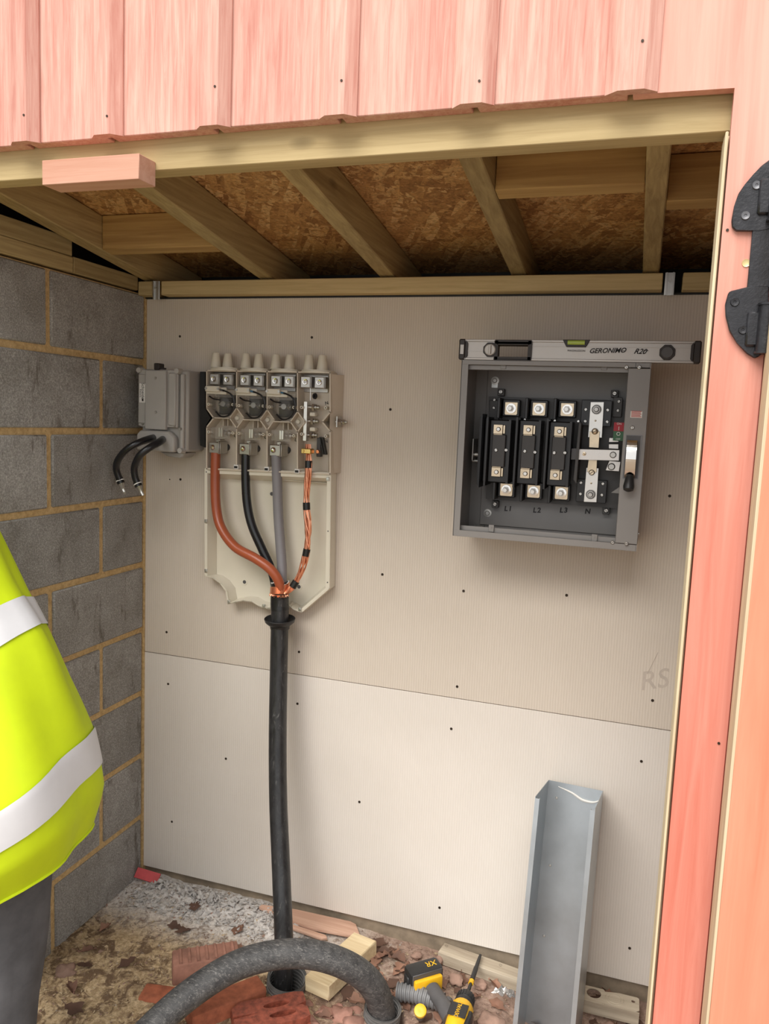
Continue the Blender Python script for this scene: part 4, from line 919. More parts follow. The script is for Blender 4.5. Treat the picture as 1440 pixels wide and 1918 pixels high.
# ================================================================= TRUNKING leaning on the wall
ax = Vector((-0.01061341850454929, -0.21316706771112834, -0.9769581140412759)).normalized()
bl_ = Vector((1.3875,-.0135,.6147)); br_ = Vector((1.5422,-.0228,.6150)); fl_ = Vector((1.3742,-.2320,.6625))
XA = (br_-bl_).normalized(); YA = (fl_-bl_).normalized(); ZA = -ax
TM = Matrix.Identity(4)
for i in range(3): TM[i][0] = XA[i]; TM[i][1] = YA[i]; TM[i][2] = ZA[i]; TM[i][3] = bl_[i]
Lt = .700; w_ = .155; dd = .2241; s = .0013
tr = thing('steel_trunking', 'open galvanised steel trunking stood on end against the boarded wall', 'trunking', loc=TM @ Vector((w_/2, dd/2, -Lt)))
def tp_(b): b.transform(TM); return b
b = new(); box(b, 0, w_, 0, s, -Lt, 0); part('trunking_back', tp_(b), MT['galv'], tr)
b = new(); box(b, 0, s, s, dd, -Lt, 0); box(b, s, .012, dd-s, dd, -Lt, -.004); box(b, .0105, .012, dd-.010, dd-s, -Lt, -.004); part('trunking_side', tp_(b), MT['galv'], tr)
b = new(); box(b, w_-s, w_, s, dd, -Lt, 0); box(b, w_-.012, w_-s, dd-s, dd, -Lt, -.004); box(b, w_-.012, w_-.0105, dd-.010, dd-s, -Lt, -.004); part('trunking_side', tp_(b), MT['galv'], tr)
b = new(); tube(b, [(.03,.0035,-.012),(.07,.004,-.022),(.10,.0045,-.035),(.13,.004,-.036),(.150,.0035,-.026)], lambda t: .0035*math.sin(PI*min(1,max(.04,t)))+.0006, 6, 6); part('filler_smear', tp_(b), MT['white'], tr, label='white smear across the top edge')
for z, x in ((-.045,.028),(-.235,.028),(-.43,.030)):
    b = new(); lathe(b, [(0,.0025),(.003,.0022),(.0042,0)], (x,.001,z), (0,1,0), 10); part('rivet', tp_(b), MT['white_metal'], tr)

# ================================================================= DUCTS, HOSE
def ribbed(b, pts, r, amp, per, n=20):
    P_ = spline(pts, 12); L = [0]
    for a, c in zip(P_, P_[1:]): L.append(L[-1]+(c-a).length)
    m_ = max(8, int(L[-1]/per*4)); Q = []
    for k in range(m_+1):
        s_ = L[-1]*k/m_; i = max(j for j in range(len(L)) if L[j] <= s_+1e-9); i = min(i, len(P_)-2); t = (s_-L[i])/max(1e-9, L[i+1]-L[i]); Q.append(P_[i].lerp(P_[i+1], t))
    k_ = [0]
    def rf(t): return r + amp*(1 if (int(round(t*m_)) % 4) < 2 else -1)
    tube(b, Q, rf, n, 1, smooth=False, caps=False); return b
def duct_sleeve(c, r, top, label, grp):
    t = thing('cable_duct', label, 'duct', (c[0], c[1], -.1), group=None)
    b = new(); prof = []
    z = -.13
    while z < top-.004: prof += [(r-.0015, z), (r-.0015, z+.005), (r+.0015, z+.006), (r+.0015, z+.011)]; z += .012
    prof += [(r+.002, top), (r-.003, top+.001)]
    inner = [(q[0]-.005, q[1]) for q in prof[:-1]][::-1]
    lathe(b, prof+inner, (c[0], c[1], 0), (.10,-.06,1), 30); part('duct_wall', b, MT['duct'], t); return t
duct_sleeve((.712,-.318), .056, .018, 'muddy ribbed duct mouth around the black mains cable', None)
duct_sleeve((1.008,-.330), .050, .020, 'muddy duct mouth the scuffed hose bends into', None)
hp = [Vector((1.008,-.325,-.10)), Vector((1.012,-.335,.0)), Vector((.985,-.365,.11)), Vector((.91,-.410,.185)), Vector((.80,-.455,.213)), Vector((.68,-.520,.200)), Vector((.590,-.605,.160)), Vector((.525,-.70,.110)), Vector((.48,-.82,.055)), Vector((.50,-1.0,.036)), Vector((.60,-1.25,.036)), Vector((.9,-1.42,.034))]
ho = thing('scuffed_hose', 'scuffed dark grey hose arching over the floor in the foreground', 'hose', (.8,-.45,0))
part('hose_wall', tube(new(), hp, .0365, 24, 10), MT['hose'], ho)
cdn = thing('ribbed_conduit', 'short grey ribbed conduit lying under the yellow drill', 'conduit', (1.08,-.26,0))
part('conduit_wall', ribbed(new(), [(1.025,-.245,.012),(1.08,-.240,.016),(1.16,-.242,.014)], .024, .0018, .012), MT['conduit'], cdn)
yc_ = thing('yellow_plug', 'round yellow plastic cap beside the drill handle', 'cap', (1.112,-.315,.02))
b = new(); lathe(b, [(.0165,-.010),(.0175,-.002),(.0165,.003),(.012,.0045),(.004,.003),(0,.0035)], G(787,1893,.045), (.12,-.55,.8), 24); part('cap_disc', b, MT['yellow'], yc_)
b = new(); pc = G(787,1893,.045); tube(b, [pc-Vector((.12,-.55,.8)).normalized()*.009, pc-Vector((.12,-.55,.8)).normalized()*.045], .013, 14, smooth=False); part('cap_stem', b, MT['tool_grey'], yc_)

# ================================================================= DRILL (lying on its side, local x = bit direction, y = up the picture-left, z up)
o_ = G(868,1880,.035); bt = G(903,1778,.035)
bx = (bt-o_); bx.z = 0.0; bx.normalize(); by = Vector((-bx.y, bx.x, 0)); DM = Matrix.Identity(4)
for i in range(3): DM[i][0] = bx[i]; DM[i][1] = by[i]; DM[i][2] = (0,0,1)[i]; DM[i][3] = (o_.x, o_.y, .030)[i]
dr = thing('cordless_drill', 'yellow and black cordless drill lying on its side with a long bit', 'drill', mat=DM.copy())
D = DM
DS = Matrix.Scale(1.12, 4)
def dl(b): b.transform(D @ DS); return b
b = new(); lathe(b, [(.0,-.10),(.018,-.098),(.026,-.085),(.028,-.05),(.028,-.012),(.025,-.006),(.0,-.004)], (0,0,0), (1,0,0), 20); part('motor_housing', dl(b), MT['yellow'], dr)
b = new(); box(b, -.095, -.03, -.031, -.012, -.014, .018, .004); box(b, -.075, -.030, -.020, .024, .0262, .0285, .001); part('side_panel', dl(b), MT['tool_black'], dr)
b = new(); lathe(b, [(0,-.008),(.024,-.006),(.0245,.006),(.021,.010),(.0225,.012),(.0225,.028),(.018,.036),(.009,.040),(0,.040)], (0,0,0), (1,0,0), 24)
for k in range(20):
    a = 2*PI*k/20; box(b, .012, .029, -.0012, .0012, .0215, .0238, mat=Matrix.Rotation(a, 4, 'X'))
part('chuck', dl(b), MT['tool_black'], dr)
b = new(); cyl(b, (.038,0,0), (.150,0,.002), .0046, n=6); cyl(b, (.095,0,.001), (.140,0,.002), .0064, n=12); cyl(b, (.140,0,.002), (.185,0,.003), .0055, .0042, n=10); lathe(b, [(.0040,0),(.0034,.010),(0,.014)], (.185,0,.003), (1,0,0), 10); dbit = part('driver_bit', dl(b), MT['tool_black'], dr)
b = new(); cyl(b, (.080,0,.001), (.092,0,.001), .0068, n=12); part('bit_band', dl(b), MT['yellow'], dbit)
# handle runs towards the battery
hA = Vector((-.052,.016,.0)); hB = Vector((.022,.088,.004))
def bar(b, A, B, ra, rb, fl=.7, n=16):
    A = Vector(A); B = Vector(B); d = (B-A).normalized(); x = Vector((-d.y, d.x, 0)); rings = []
    for k in range(7):
        t = k/6; r = ra+(rb-ra)*t - .003*math.sin(PI*t); c = A.lerp(B, t)
        rings.append([b.verts.new(c + x*math.cos(2*PI*j/n)*r + Vector((0,0,1))*math.sin(2*PI*j/n)*r*fl) for j in range(n)])
    for r0, r1 in zip(rings, rings[1:]):
        for j in range(n): b.faces.new([r0[j], r0[(j+1)%n], r1[(j+1)%n], r1[j]])
    b.faces.new(rings[0][::-1]); b.faces.new(rings[-1]); return b
b = bar(new(), hA, hB, .025, .020, .8); part('grip', dl(b), MT['tool_grey'], dr)
b = new(); lathe(b, [(0,0),(.010,.001),(.011,.012),(.007,.020),(0,.021)], (-.012,.032,.002), (.8,.5,0), 14); part('trigger', dl(b), MT['tool_grey'], dr)
hd = (hB-hA).normalized(); fx = Vector((-hd.y, hd.x, 0)); FM = Matrix.Identity(4)
for i in range(3): FM[i][0] = hd[i]; FM[i][1] = fx[i]; FM[i][3] = (hB+hd*.006)[i]
b = new(); box(b, .000, .014, -.036, .044, -.022, .020, .005, mat=FM, seg=2); part('battery_foot', dl(b), MT['yellow'], dr)
b = new(); box(b, .014, .060, -.046, .050, -.027, .032, .009, mat=FM, seg=2); box(b, .024, .048, .048, .054, -.016, .018, .003, mat=FM); bt_ = part('battery', dl(b), MT['tool_black'], dr)
b = new(); box(b, .0135, .016, -.04, .045, -.027, .030, .001, mat=FM); part('battery_trim', dl(b), MT['tool_grey'], bt_)
tm = D @ DS @ FM @ Matrix.Translation((.037,-.020,.0325)) @ Matrix.Rotation(PI/2, 4, 'Z'); text('battery_letters', 'XR', tm, .024, MT['yellow'], bt_, .0003, .2)
tm = D @ DS @ Matrix.Translation((-.052,.001,.0288)) @ Matrix.Rotation(0, 4, 'Z'); text('maker_letters', 'DEWALT', tm, .014, MT['yellow'], dr, .0003)
b = new(); ball(b, (-.035,.018,.021), .0065, 1, 1, .5, 10); part('clutch_button', dl(b), MT['tool_black'], dr)

# ================================================================= TIMBER, BRICKS AND DEBRIS ON THE FLOOR
def basis(p, xdir, z=0, roll=0, pitch=0):
    a = math.atan2(xdir[1], xdir[0]); return Matrix.Translation((p[0], p[1], z)) @ Matrix.Rotation(a, 4, 'Z') @ Matrix.Rotation(pitch, 4, 'Y') @ Matrix.Rotation(roll, 4, 'X')
b = new(); box(b, -.125, .125, -.043, .043, 0, .046, .003)
mt_ = basis((.842,-.208), (.06,.235), -.004, -.06, .02); b.transform(mt_); single('timber_offcut', b, MT['offcut'], 'pale pine offcut block lying by the hose arch', 'offcut', mat=mt_)
# pink planks
b = new(); prism(b, [(-.165,.020),(-.17,.006),(-.02,-.022),(.02,-.028),(.16,-.012),(.175,.0),(.150,.045),(.13,.052),(-.05,.040)], 'z', 0, .010, bev=.001)
mt_ = basis((.665,-.062), (1,.10), .014, 0, .085); b.transform(mt_); single('wood_plank', b, MT['plank'], 'flat pink plank on the floor behind the mains cable', 'plank', mat=mt_)
b = new(); prism(b, [(-.075,.012),(-.07,-.006),(.07,-.014),(.085,-.002),(.075,.008)], 'z', 0, .008, bev=.001)
mt_ = basis((.665,-.100), (1,.02), .010, 0, .06); b.transform(mt_); single('wood_sliver', b, MT['plank'], 'narrow pink wood sliver in front of the flat plank', 'plank', mat=mt_)
def plate_holes(b, x0, x1, y0, y1, z, th, holes, n=20):
    # plate built as quads radiating round each hole: split in cells, one hole per cell
    cells = []
    xs_ = [x0] + [c[3] for c in holes[:-1]] + [x1]
    for k, (hx_, hy_, r, _) in enumerate(holes):
        r_ = r if isinstance(r, tuple) else (r, r)
        a0, a1 = xs_[k], xs_[k+1]; O, I, O2, I2 = [], [], [], []
        for q in range(n):
            a = 2*PI*(q+.5)/n; dx, dy = math.cos(a), math.sin(a)
            t_ = min(((a1-hx_) if dx > 0 else (a0-hx_))/dx if abs(dx) > 1e-6 else 9, ((y1-hy_) if dy > 0 else (y0-hy_))/dy if abs(dy) > 1e-6 else 9)
            for Lst, rx, ry, zz in ((O, t_, t_, z), (I, r_[0], r_[1], z), (O2, t_, t_, z-th), (I2, r_[0], r_[1], z-th)): Lst.append(b.verts.new((hx_+dx*rx, hy_+dy*ry, zz)))
        for q in range(n):
            p_ = (q+1) % n; b.faces.new([O[q], O[p_], I[p_], I[q]]); b.faces.new([I[q], I[p_], I2[p_], I2[q]]); b.faces.new([O2[q], I2[q], I2[p_], O2[p_]]); b.faces.new([O[q], O2[q], O2[p_], O[p_]])
# bricks
def brick(name, mt, L, Wd, H, mat, label, holes=(), grooves=0, par=()):
    b = new(); seg = 10
    box(b, -L/2, L/2, -Wd/2, Wd/2, 0, H, .006, seg=2)
    t = thing(name, label, 'brick', mat=mt)
    b.transform(mt)
    for v in b.verts: v.co += Vector((noise.noise(v.co*50), noise.noise(v.co*50+Vector((9,0,0))), noise.noise(v.co*50+Vector((0,9,0)))))*.0016
    part('brick_body', b, MT[mat], t)
    for (x, y, l, w) in holes:
        b = new(); n = 10; pts = [(x+(l-w)/2+w/2*math.cos(a), y+w/2*math.sin(a)) for a in [-PI/2+PI*k/n for k in range(n+1)]] + [(x-(l-w)/2-w/2*math.cos(a), y-w/2*math.sin(a)) for a in [-PI/2+PI*k/n for k in range(n+1)]]
        A = [b.verts.new((p[0], p[1], H+.0012)) for p in pts]; B = [b.verts.new((x+(p[0]-x)*.86, y+(p[1]-y)*.78, H-.012)) for p in pts]; O = [b.verts.new((x+(p[0]-x)*1.10, y+(p[1]-y)*1.22, H+.0004)) for p in pts]
        m_ = len(pts)
        for k in range(m_): b.faces.new([A[k], A[(k+1)%m_], B[(k+1)%m_], B[k]]); b.faces.new([O[k], O[(k+1)%m_], A[(k+1)%m_], A[k]])
        b.faces.new(B); b.transform(mt); part('core_hole', b, MT[mat], t)
    for k in range(grooves):
        x = -L/2+.022+k*(L-.04)/max(1, grooves-1); b = new(); prism(b, [(x-.005,H-.001),(x-.002,H+.0045),(x+.004,H+.004),(x+.006,H-.001)], 'y', -Wd*.42, Wd*.42); b.transform(mt @ Matrix.Shear('XY', 4, (0,0)) ); part('ridge', b, MT[mat], t)
    return t
brick('red_brick', basis((.472,-.362), (.82,.57), 0), .19, .075, .064, 'brick2', 'dusty ridged red brick half hidden behind the hose', grooves=7)
brick('red_brick', basis((.600,-.470), (.19,.235), -.005), .215, .065, .052, 'brick', 'clean orange red brick on edge beneath the hose arch')
def brick_with_holes():
    mt = basis((.735,-.470), (.10,.075), -.022); t = thing('red_brick', 'wet cored red brick with two slots at the bottom edge', 'brick', mat=mt)
    L, Wd, H = .20, .105, .062; b = new()
    box(b, -L/2, L/2, -Wd/2, Wd/2, 0, H-.0205)
    R90 = Matrix.Rotation(PI/2, 4, 'Z'); q = new()
    plate_holes(q, -Wd/2, Wd/2, -L/2, L/2, H, .02, [(-.020,-.030,(.0105,.036),0),(.018,-.020,(.0105,.036),0)], 28)
    me = bpy.data.meshes.new('tmp'); q.transform(R90); q.to_mesh(me); q.free(); b.from_mesh(me); bpy.data.meshes.remove(me)
    b.transform(mt); part('brick_body', b, MT['brick3'], t)
brick_with_holes()
b = new(); box(b, -.05, .05, -.03, .03, 0, .02, .006, seg=2); mt_ = basis((.40,-.49), (1,.2), -.006); b.transform(mt_); single('brick_fragment', b, MT['brick'], 'half-buried orange brick fragment left of the hose', 'brick', mat=mt_)
# shim
b = new(); box(b, -.044, .044, -.003, .003, 0, .034, .001); mt_ = Matrix.Translation((.049,-.052,.012)) @ Matrix.Rotation(.10, 4, 'Z') @ Matrix.Rotation(.12, 4, 'Y') @ Matrix.Rotation(-.75, 4, 'X'); b.transform(mt_); single('plastic_shim', b, MT['shim'], 'small red plastic packer in the corner below the board', 'packer', mat=mt_)
# weathered timber along the wall base
mt_ = basis((1.225,-.040), (.238,-.034), -.018, .0)
t = thing('timber_batten', 'pale muddy timber batten along the wall foot left of trunking', 'batten', mat=mt_)
b = new(); box(b, -.128, .130, -.026, .026, 0, .038, .002); b.transform(mt_); part('batten_body', b, MT['weather'], t)
for x in (-.115, .06):
    b = new(); lathe(b, [(.0045,.0006),(.004,-.004),(0,-.004)], (x,.012,.0382), (0,0,1), 12); b.transform(mt_); part('bolt_hole', b, MT['screw_dark'], t)
# metal bracket right of the trunking
mt_ = basis((1.612,-.072), (.140,.002), -.004)
t = thing('pressed_bracket', 'muddy pressed metal bracket with holes right of trunking', 'bracket', mat=mt_)
b = new(); plate_holes(b, -.085, .072, -.030, .030, .034, .002, [(-.052,.004,.020,-.02),(.056,.010,.0055,0)])
box(b, -.085, .072, -.032, -.030, -.004, .034)
for r in (.016, .024):
    lathe(b, [(r,0),(r+.001,.0012),(r+.0022,0)], (.005,.0,.0338), (0,0,1), 24)
b.transform(mt_); part('bracket_plate', b, MT['weather'], t)
# foil scrap
b = new(); n = 9; g = [[None]*n for _ in range(n)]; c = G(945,1862,.02)
for i in range(n):
    for j in range(n):
        x, y = (i/8-.5)*.075, (j/8-.5)*.060*(1-.5*i/8); g[i][j] = b.verts.new((c.x+x*.6+y*.5, c.y+y*.5, .012+.045*(1-i/8)*.3+x*.5*.0+abs(noise.noise(Vector((i*.9,j*.9,1))))*.03))
for i in range(n-1):
    for j in range(n-1): b.faces.new([g[i][j], g[i+1][j], g[i+1][j+1], g[i][j+1]])
single('foil_scrap', b, MT['foil'], 'crumpled silvery foil scrap left of the trunking', 'scrap', loc=(c.x, c.y, 0), sharp=20)

def leaf_bm(L=.07, lobes=3, curl=.4, seed=0):
    rnd = random.Random(seed); b = new(); n = 26; C = []
    ctr = [b.verts.new((L*(k/6-.5), 0, abs(k/6-.5)**2*L*curl*1.2+.002)) for k in range(7)]
    for sgn in (-1, 1):
        prev = None; ed = []
        for k in range(7):
            t = k/6; w = L*.30*math.sin(PI*min(1, t*.98+.01))**.8*(1+.45*math.sin(lobes*2*PI*t+rnd.random())*(.0 < t < 1))
            ed.append(b.verts.new((L*(t-.5)+rnd.uniform(-.004,.004), sgn*w*(1-.35*curl), w*curl*1.1*rnd.uniform(.5,1.3)+.002+rnd.uniform(0,.004))))
        for k in range(6):
            f = [ctr[k], ctr[k+1], ed[k+1], ed[k]]; b.faces.new(f if sgn < 0 else f[::-1])
    tube(b, [(-L*.5,0,L*.25*curl+.003), (-L*.72,.004,L*.35*curl+.004)], .0009, 4, 2)
    return b
leafpos = [(1.43,-.085,1),(1.57,-.035,2),(1.60,-.012,1),(1.42,-.16,0),(.93,-.10,0),(.97,-.065,1),(1.00,-.13,2),(.93,-.165,0),(1.04,-.10,0),(.99,-.195,2),(.90,-.035,2),(.73,-.13,2),(.66,-.16,1),(.575,-.225,2),(.47,-.16,0),
  (.285,-.115,2),(.27,-.215,2),(.31,-.225,2),(.075,-.30,1),(.10,-.42,0),(.13,-.47,2),(.16,-.56,0),(.24,-.42,2),(.51,-.245,1),(1.28,-.09,1),(1.30,-.16,0),(1.13,-.19,2),(1.16,-.10,0),(1.62,-.13,0),(1.66,-.05,2),(1.02,-.235,1),(.86,-.395,0),(.92,-.30,1),(.22,-.62,2)]
rl = random.Random(21)
leafpos += [(rl.uniform(.88,1.10), rl.uniform(-.30,-.05), rl.choice((0,0,1,2))) for _ in range(20)] + [(rl.uniform(1.12,1.32), rl.uniform(-.30,-.09), rl.choice((0,1,2))) for _ in range(9)] + [(rl.uniform(1.56,1.70), rl.uniform(-.16,-.02), rl.choice((0,2))) for _ in range(6)]
kinds = ('curled brown', 'tan', 'dark damp')
def region(x, y):
    if x < .36: return 'near the block wall' if y < -.25 else 'in the back left corner'
    if x < .62: return 'around the ridged red brick'
    if x < .80: return 'by the pink plank'
    if x < 1.06: return 'right of the pine offcut'
    if x < 1.34: return 'between the drill and the trunking'
    if x < 1.53: return 'behind the steel trunking'
    return 'around the pressed metal bracket'
for k, (x, y, c) in enumerate(leafpos):
    sc = random.uniform(.75, 1.15); b = leaf_bm(.06*sc, random.choice((2,3)), random.uniform(.25,.8) if c < 2 else .12, k)
    mt_ = Matrix.Translation((x, y, gz(x, y)+.002)) @ Matrix.Rotation(random.uniform(0, 6.28), 4, 'Z') @ Matrix.Rotation(random.uniform(-.25,.25), 4, 'X')
    b.transform(mt_); single('dead_leaf', b, MT[('leaf','leaf2','leaf3')[c]], '%s dead leaf lying %s' % (kinds[c], region(x, y)), 'leaf', mat=mt_, group='%s dead leaves %s' % (kinds[c], region(x, y)), sharp=50)
def lump(c, r, seed, sq=.6):
    b = new(); g = bmesh.ops.create_icosphere(b, subdivisions=3, radius=1)
    for v in b.verts:
        n_ = v.co.copy(); k = 1 + .55*noise.noise(n_*1.2+Vector((seed*3.1,0,0))) + .22*noise.noise(n_*3.5+Vector((0,seed,0))) + .08*noise.noise(n_*8+Vector((0,seed,0))); v.co = Vector((n_.x*r*k, n_.y*r*k*.85, n_.z*r*k*sq)) + Vector(c)
    return b
lumps = [(.86,-.375,.030),(.905,-.36,.034),(.95,-.385,.036),(.835,-.42,.030),(.90,-.435,.038),(.965,-.45,.036),(.795,-.365,.022),(.80,-.455,.028),(.93,-.33,.020),(.85,-.48,.034),(1.06,-.42,.030),(1.00,-.48,.032),(.88,-.33,.016),(1.085,-.385,.020)]
for k, (x, y, r) in enumerate(lumps):
    single('clay_lump', lump((x, y, r*.12-.018), r, k), MT['clay'], 'pinkish red clay lump in the heap right of the cored brick', 'rubble', loc=(x, y, 0), group='red clay lumps at the bottom edge', sharp=60)
for k, (x, y, r) in enumerate([(.545,-.285,.024),(.505,-.262,.014),(.09,-.50,.03),(1.10,-.045,.018),(1.17,-.115,.022),(1.24,-.11,.018),(1.22,-.26,.03),(1.30,-.24,.034),(1.60,-.16,.03),(1.66,-.18,.03),(.13,-.40,.018),(1.10,-.41,.03),(1.20,-.40,.03),(1.03,-.055,.016)]):
    single('soil_clod', lump((x, y, r*.1-.006), r, k+40), MT['clay2'], 'brown earth clod lying '+region(x, y), 'rubble', loc=(x, y, 0), group='brown earth clods '+region(x, y), sharp=60)
# crumbs, grit and pale flakes nobody could count
b = new(); b2 = new(); b3 = new()
def crumb(b, x, y, z, r):
    vs = [b.verts.new((x+random.uniform(-1,1)*r, y+random.uniform(-1,1)*r, z+random.uniform(-.1,.9)*r)) for _ in range(4)]
    for f in ((0,1,2),(0,2,3),(0,3,1),(1,3,2)): b.faces.new([vs[i] for i in f])
for k in range(9000):
    x = random.uniform(0, 1.75); y = -random.random()**1.0*.9
    crumb(b if random.random() < .5 else b2, x, y, gz(x, y), random.choice((.0015,.002,.0025,.004,.006)))
for k in range(1500):
    x = random.uniform(.05, .70); y = -.02-random.random()**1.4*.16
    crumb(b3, x, y, gz(x, y), random.choice((.003,.005,.008,.012)))
single('grit', b, MT['sand'], 'sandy grit scattered over the dirt floor', 'grit', kind='stuff'); single('soil_crumbs', b2, MT['clay2'], 'brown soil crumbs scattered over the dirt floor', 'soil', kind='stuff')
# torn pale crumpled flakes
for k in range(46):
    x = random.uniform(.10,.56); y = -.045-random.random()*.045; L = random.uniform(.012,.030); n = 5; g = []
    an = random.uniform(0,6.28)
    for i in range(n):
        row = []
        for j in range(4):
            px, py = (i/4-.5)*L, (j/3-.5)*L*.7; row.append(b3.verts.new((x+px*math.cos(an)-py*math.sin(an), y+px*math.sin(an)+py*math.cos(an), gz(x,y)+.004+abs(noise.noise(Vector((i*.8+k,j*.8,k))))*.028)))
        g.append(row)
    for i in range(n-1):
        for j in range(3): b3.faces.new([g[i][j], g[i+1][j], g[i+1][j+1], g[i][j+1]])
single('mortar_flakes', b3, MT['powder'], 'pale grey mortar flakes heaped along the foot of the board', 'mortar', kind='stuff', sharp=30)

# ================================================================= PERSON in hi-vis, at the left edge, leaning left
pe = thing('person', 'person at the left edge in a yellow reflective jacket and dark grey work trousers', 'person', (.22,-.93,0))
def skin(name, verts, edges, radii, mat, parent, sub=2, root=0):
    me = bpy.data.meshes.new(name); me.from_pydata([tuple(v) for v in verts], edges, []); o = bpy.data.objects.new(name, me); COL.objects.link(o)
    o.modifiers.new('s', 'SKIN'); sv = me.skin_vertices[0].data
    for i, r in enumerate(radii): sv[i].radius = (r, r) if not isinstance(r, tuple) else r; sv[i].use_root = (i == root)
    o.modifiers.new('u', 'SUBSURF').levels = sub
    dg = bpy.context.evaluated_depsgraph_get(); dg.update(); m2 = bpy.data.meshes.new_from_object(o.evaluated_get(dg)); bpy.data.objects.remove(o)
    m2.transform(WM[parent].inverted()); m2.materials.clear(); m2.materials.append(mat)
    for p in m2.polygons: p.use_smooth = True
    o = bpy.data.objects.new(name, m2); COL.objects.link(o); o.parent = parent; WM[o] = WM[parent].copy(); return o
# body: pelvis, spine, neck, head, arms, legs in one surface
V = [(.20,-.95,.95),(.14,-.95,1.12),(.04,-.95,1.32),(-.02,-.95,1.44),(-.05,-.95,1.53),(-.065,-.94,1.61),
     (.09,-.92,1.41),(.10,-.80,1.27),(.01,-.76,1.30),(-.04,-.76,1.32),
     (-.20,-.94,1.38),(-.30,-.93,1.12),(-.36,-.82,.92),(-.37,-.80,.86),
     (.285,-.93,.88),(.30,-.92,.48),(.285,-.96,.09),(.275,-.87,.045),
     (.10,-.95,.88),(.06,-.95,.48),(.04,-.97,.09),(.035,-.88,.045)]
Eg = [(0,1),(1,2),(2,3),(3,4),(4,5),(3,6),(6,7),(7,8),(8,9),(3,10),(10,11),(11,12),(12,13),(0,14),(14,15),(15,16),(16,17),(0,18),(18,19),(19,20),(20,21)]
Rd = [.125,.12,.135,.10,.05,.055,.06,.042,.030,.028,.06,.042,.030,.028,.085,.058,.040,.035,.085,.058,.040,.035]
skin('body', V, Eg, Rd, MT['skin'], pe)
# head with face, ears, hair
hc = Vector((-.085,-.93,1.705)); b = new(); bmesh.ops.create_uvsphere(b, u_segments=28, v_segments=20, radius=1)
for v in b.verts:
    x, y, z = v.co; jaw = 1-.22*max(0, -z)
    v.co = Vector((x*.076*jaw, y*.095*(1 if y < 0 else 1-.04*max(0,-z)), z*.115))
    if y > .6:
        v.co.y += .018*math.exp(-((x/.16)**2+((z+.12)/.22)**2))
        v.co.y -= .008*math.exp(-(((abs(x)-.36)/.16)**2+((z-.08)/.12)**2))
        v.co.y += .005*math.exp(-((x/.3)**2+((z+.48)/.08)**2))
HM = Matrix.Translation(hc) @ Matrix.Rotation(-.18, 4, 'Y') @ Matrix.Rotation(.5, 4, 'Z') @ Matrix.Rotation(-.2, 4, 'X'); b.transform(HM); hd_ = part('head', b, MT['skin'], pe, sharp=180)
for sx in (-1, 1):
    b = new(); ball(b, (sx*.027,.079,.010), .011, 1, .7, 1, 14); b.transform(HM); part('eye', b, MT['white'], hd_)
    b = new(); ball(b, (sx*.077,-.005,.0), .018, .35, .8, 1.5, 14); b.transform(HM); part('ear', b, MT['skin'], hd_)
b = new(); box(b, -.022, .022, .083, .0905, -.060, -.052, .003, seg=2); b.transform(HM); part('mouth', b, MT['clay'], hd_)
b = new(); bmesh.ops.create_uvsphere(b, u_segments=28, v_segments=18, radius=1)
bmesh.ops.delete(b, geom=[v for v in b.verts if v.co.z < -.35 or (v.co.y > .45 and v.co.z < .55)], context='VERTS')
for v in b.verts: v.co = Vector((v.co.x*.084, v.co.y*.102, v.co.z*.124)) * (1+.02*noise.noise(v.co*9))
b.transform(HM); part('hair', b, MT['hair'], pe)
def hand(wrist, dirv, side, palm_n):
    d = Vector(dirv).normalized(); n_ = Vector(palm_n).normalized(); s_ = d.cross(n_).normalized()*side
    V = [Vector(wrist), Vector(wrist)+d*.045, Vector(wrist)+d*.085]; E_ = [(0,1),(1,2)]; R_ = [.024, (.034,.018), (.036,.016)]
    lens = (.066,.076,.072,.058)
    for f in range(4):
        base = Vector(wrist)+d*.085+s_*(.027-.018*f); i0 = len(V); V.append(base); E_.append((2,i0)); R_.append(.0095)
        p = base; dd_ = d.copy()
        for k in range(3):
            dd_ = (dd_ + n_*.32).normalized(); p = p+dd_*lens[f]*(.42,.33,.25)[k]; V.append(p); E_.append((len(V)-2, len(V)-1)); R_.append(.0090-.0008*k)
    p = Vector(wrist)+d*.025+s_*.026; i0 = len(V); V.append(p); E_.append((1,i0)); R_.append(.012)
    for k in range(2): p = p+(d*.6+s_*.75+n_*.3).normalized()*.034; V.append(p); E_.append((len(V)-2,len(V)-1)); R_.append(.0105-.001*k)
    skin('hand', V, E_, R_, MT['skin'], pe)
hand((-.04,-.76,1.32), (-.8,.1,.2), 1, (.1,-.6,-.2)); hand((-.37,-.80,.86), (-.1,.3,-1), -1, (.5,.3,.2))
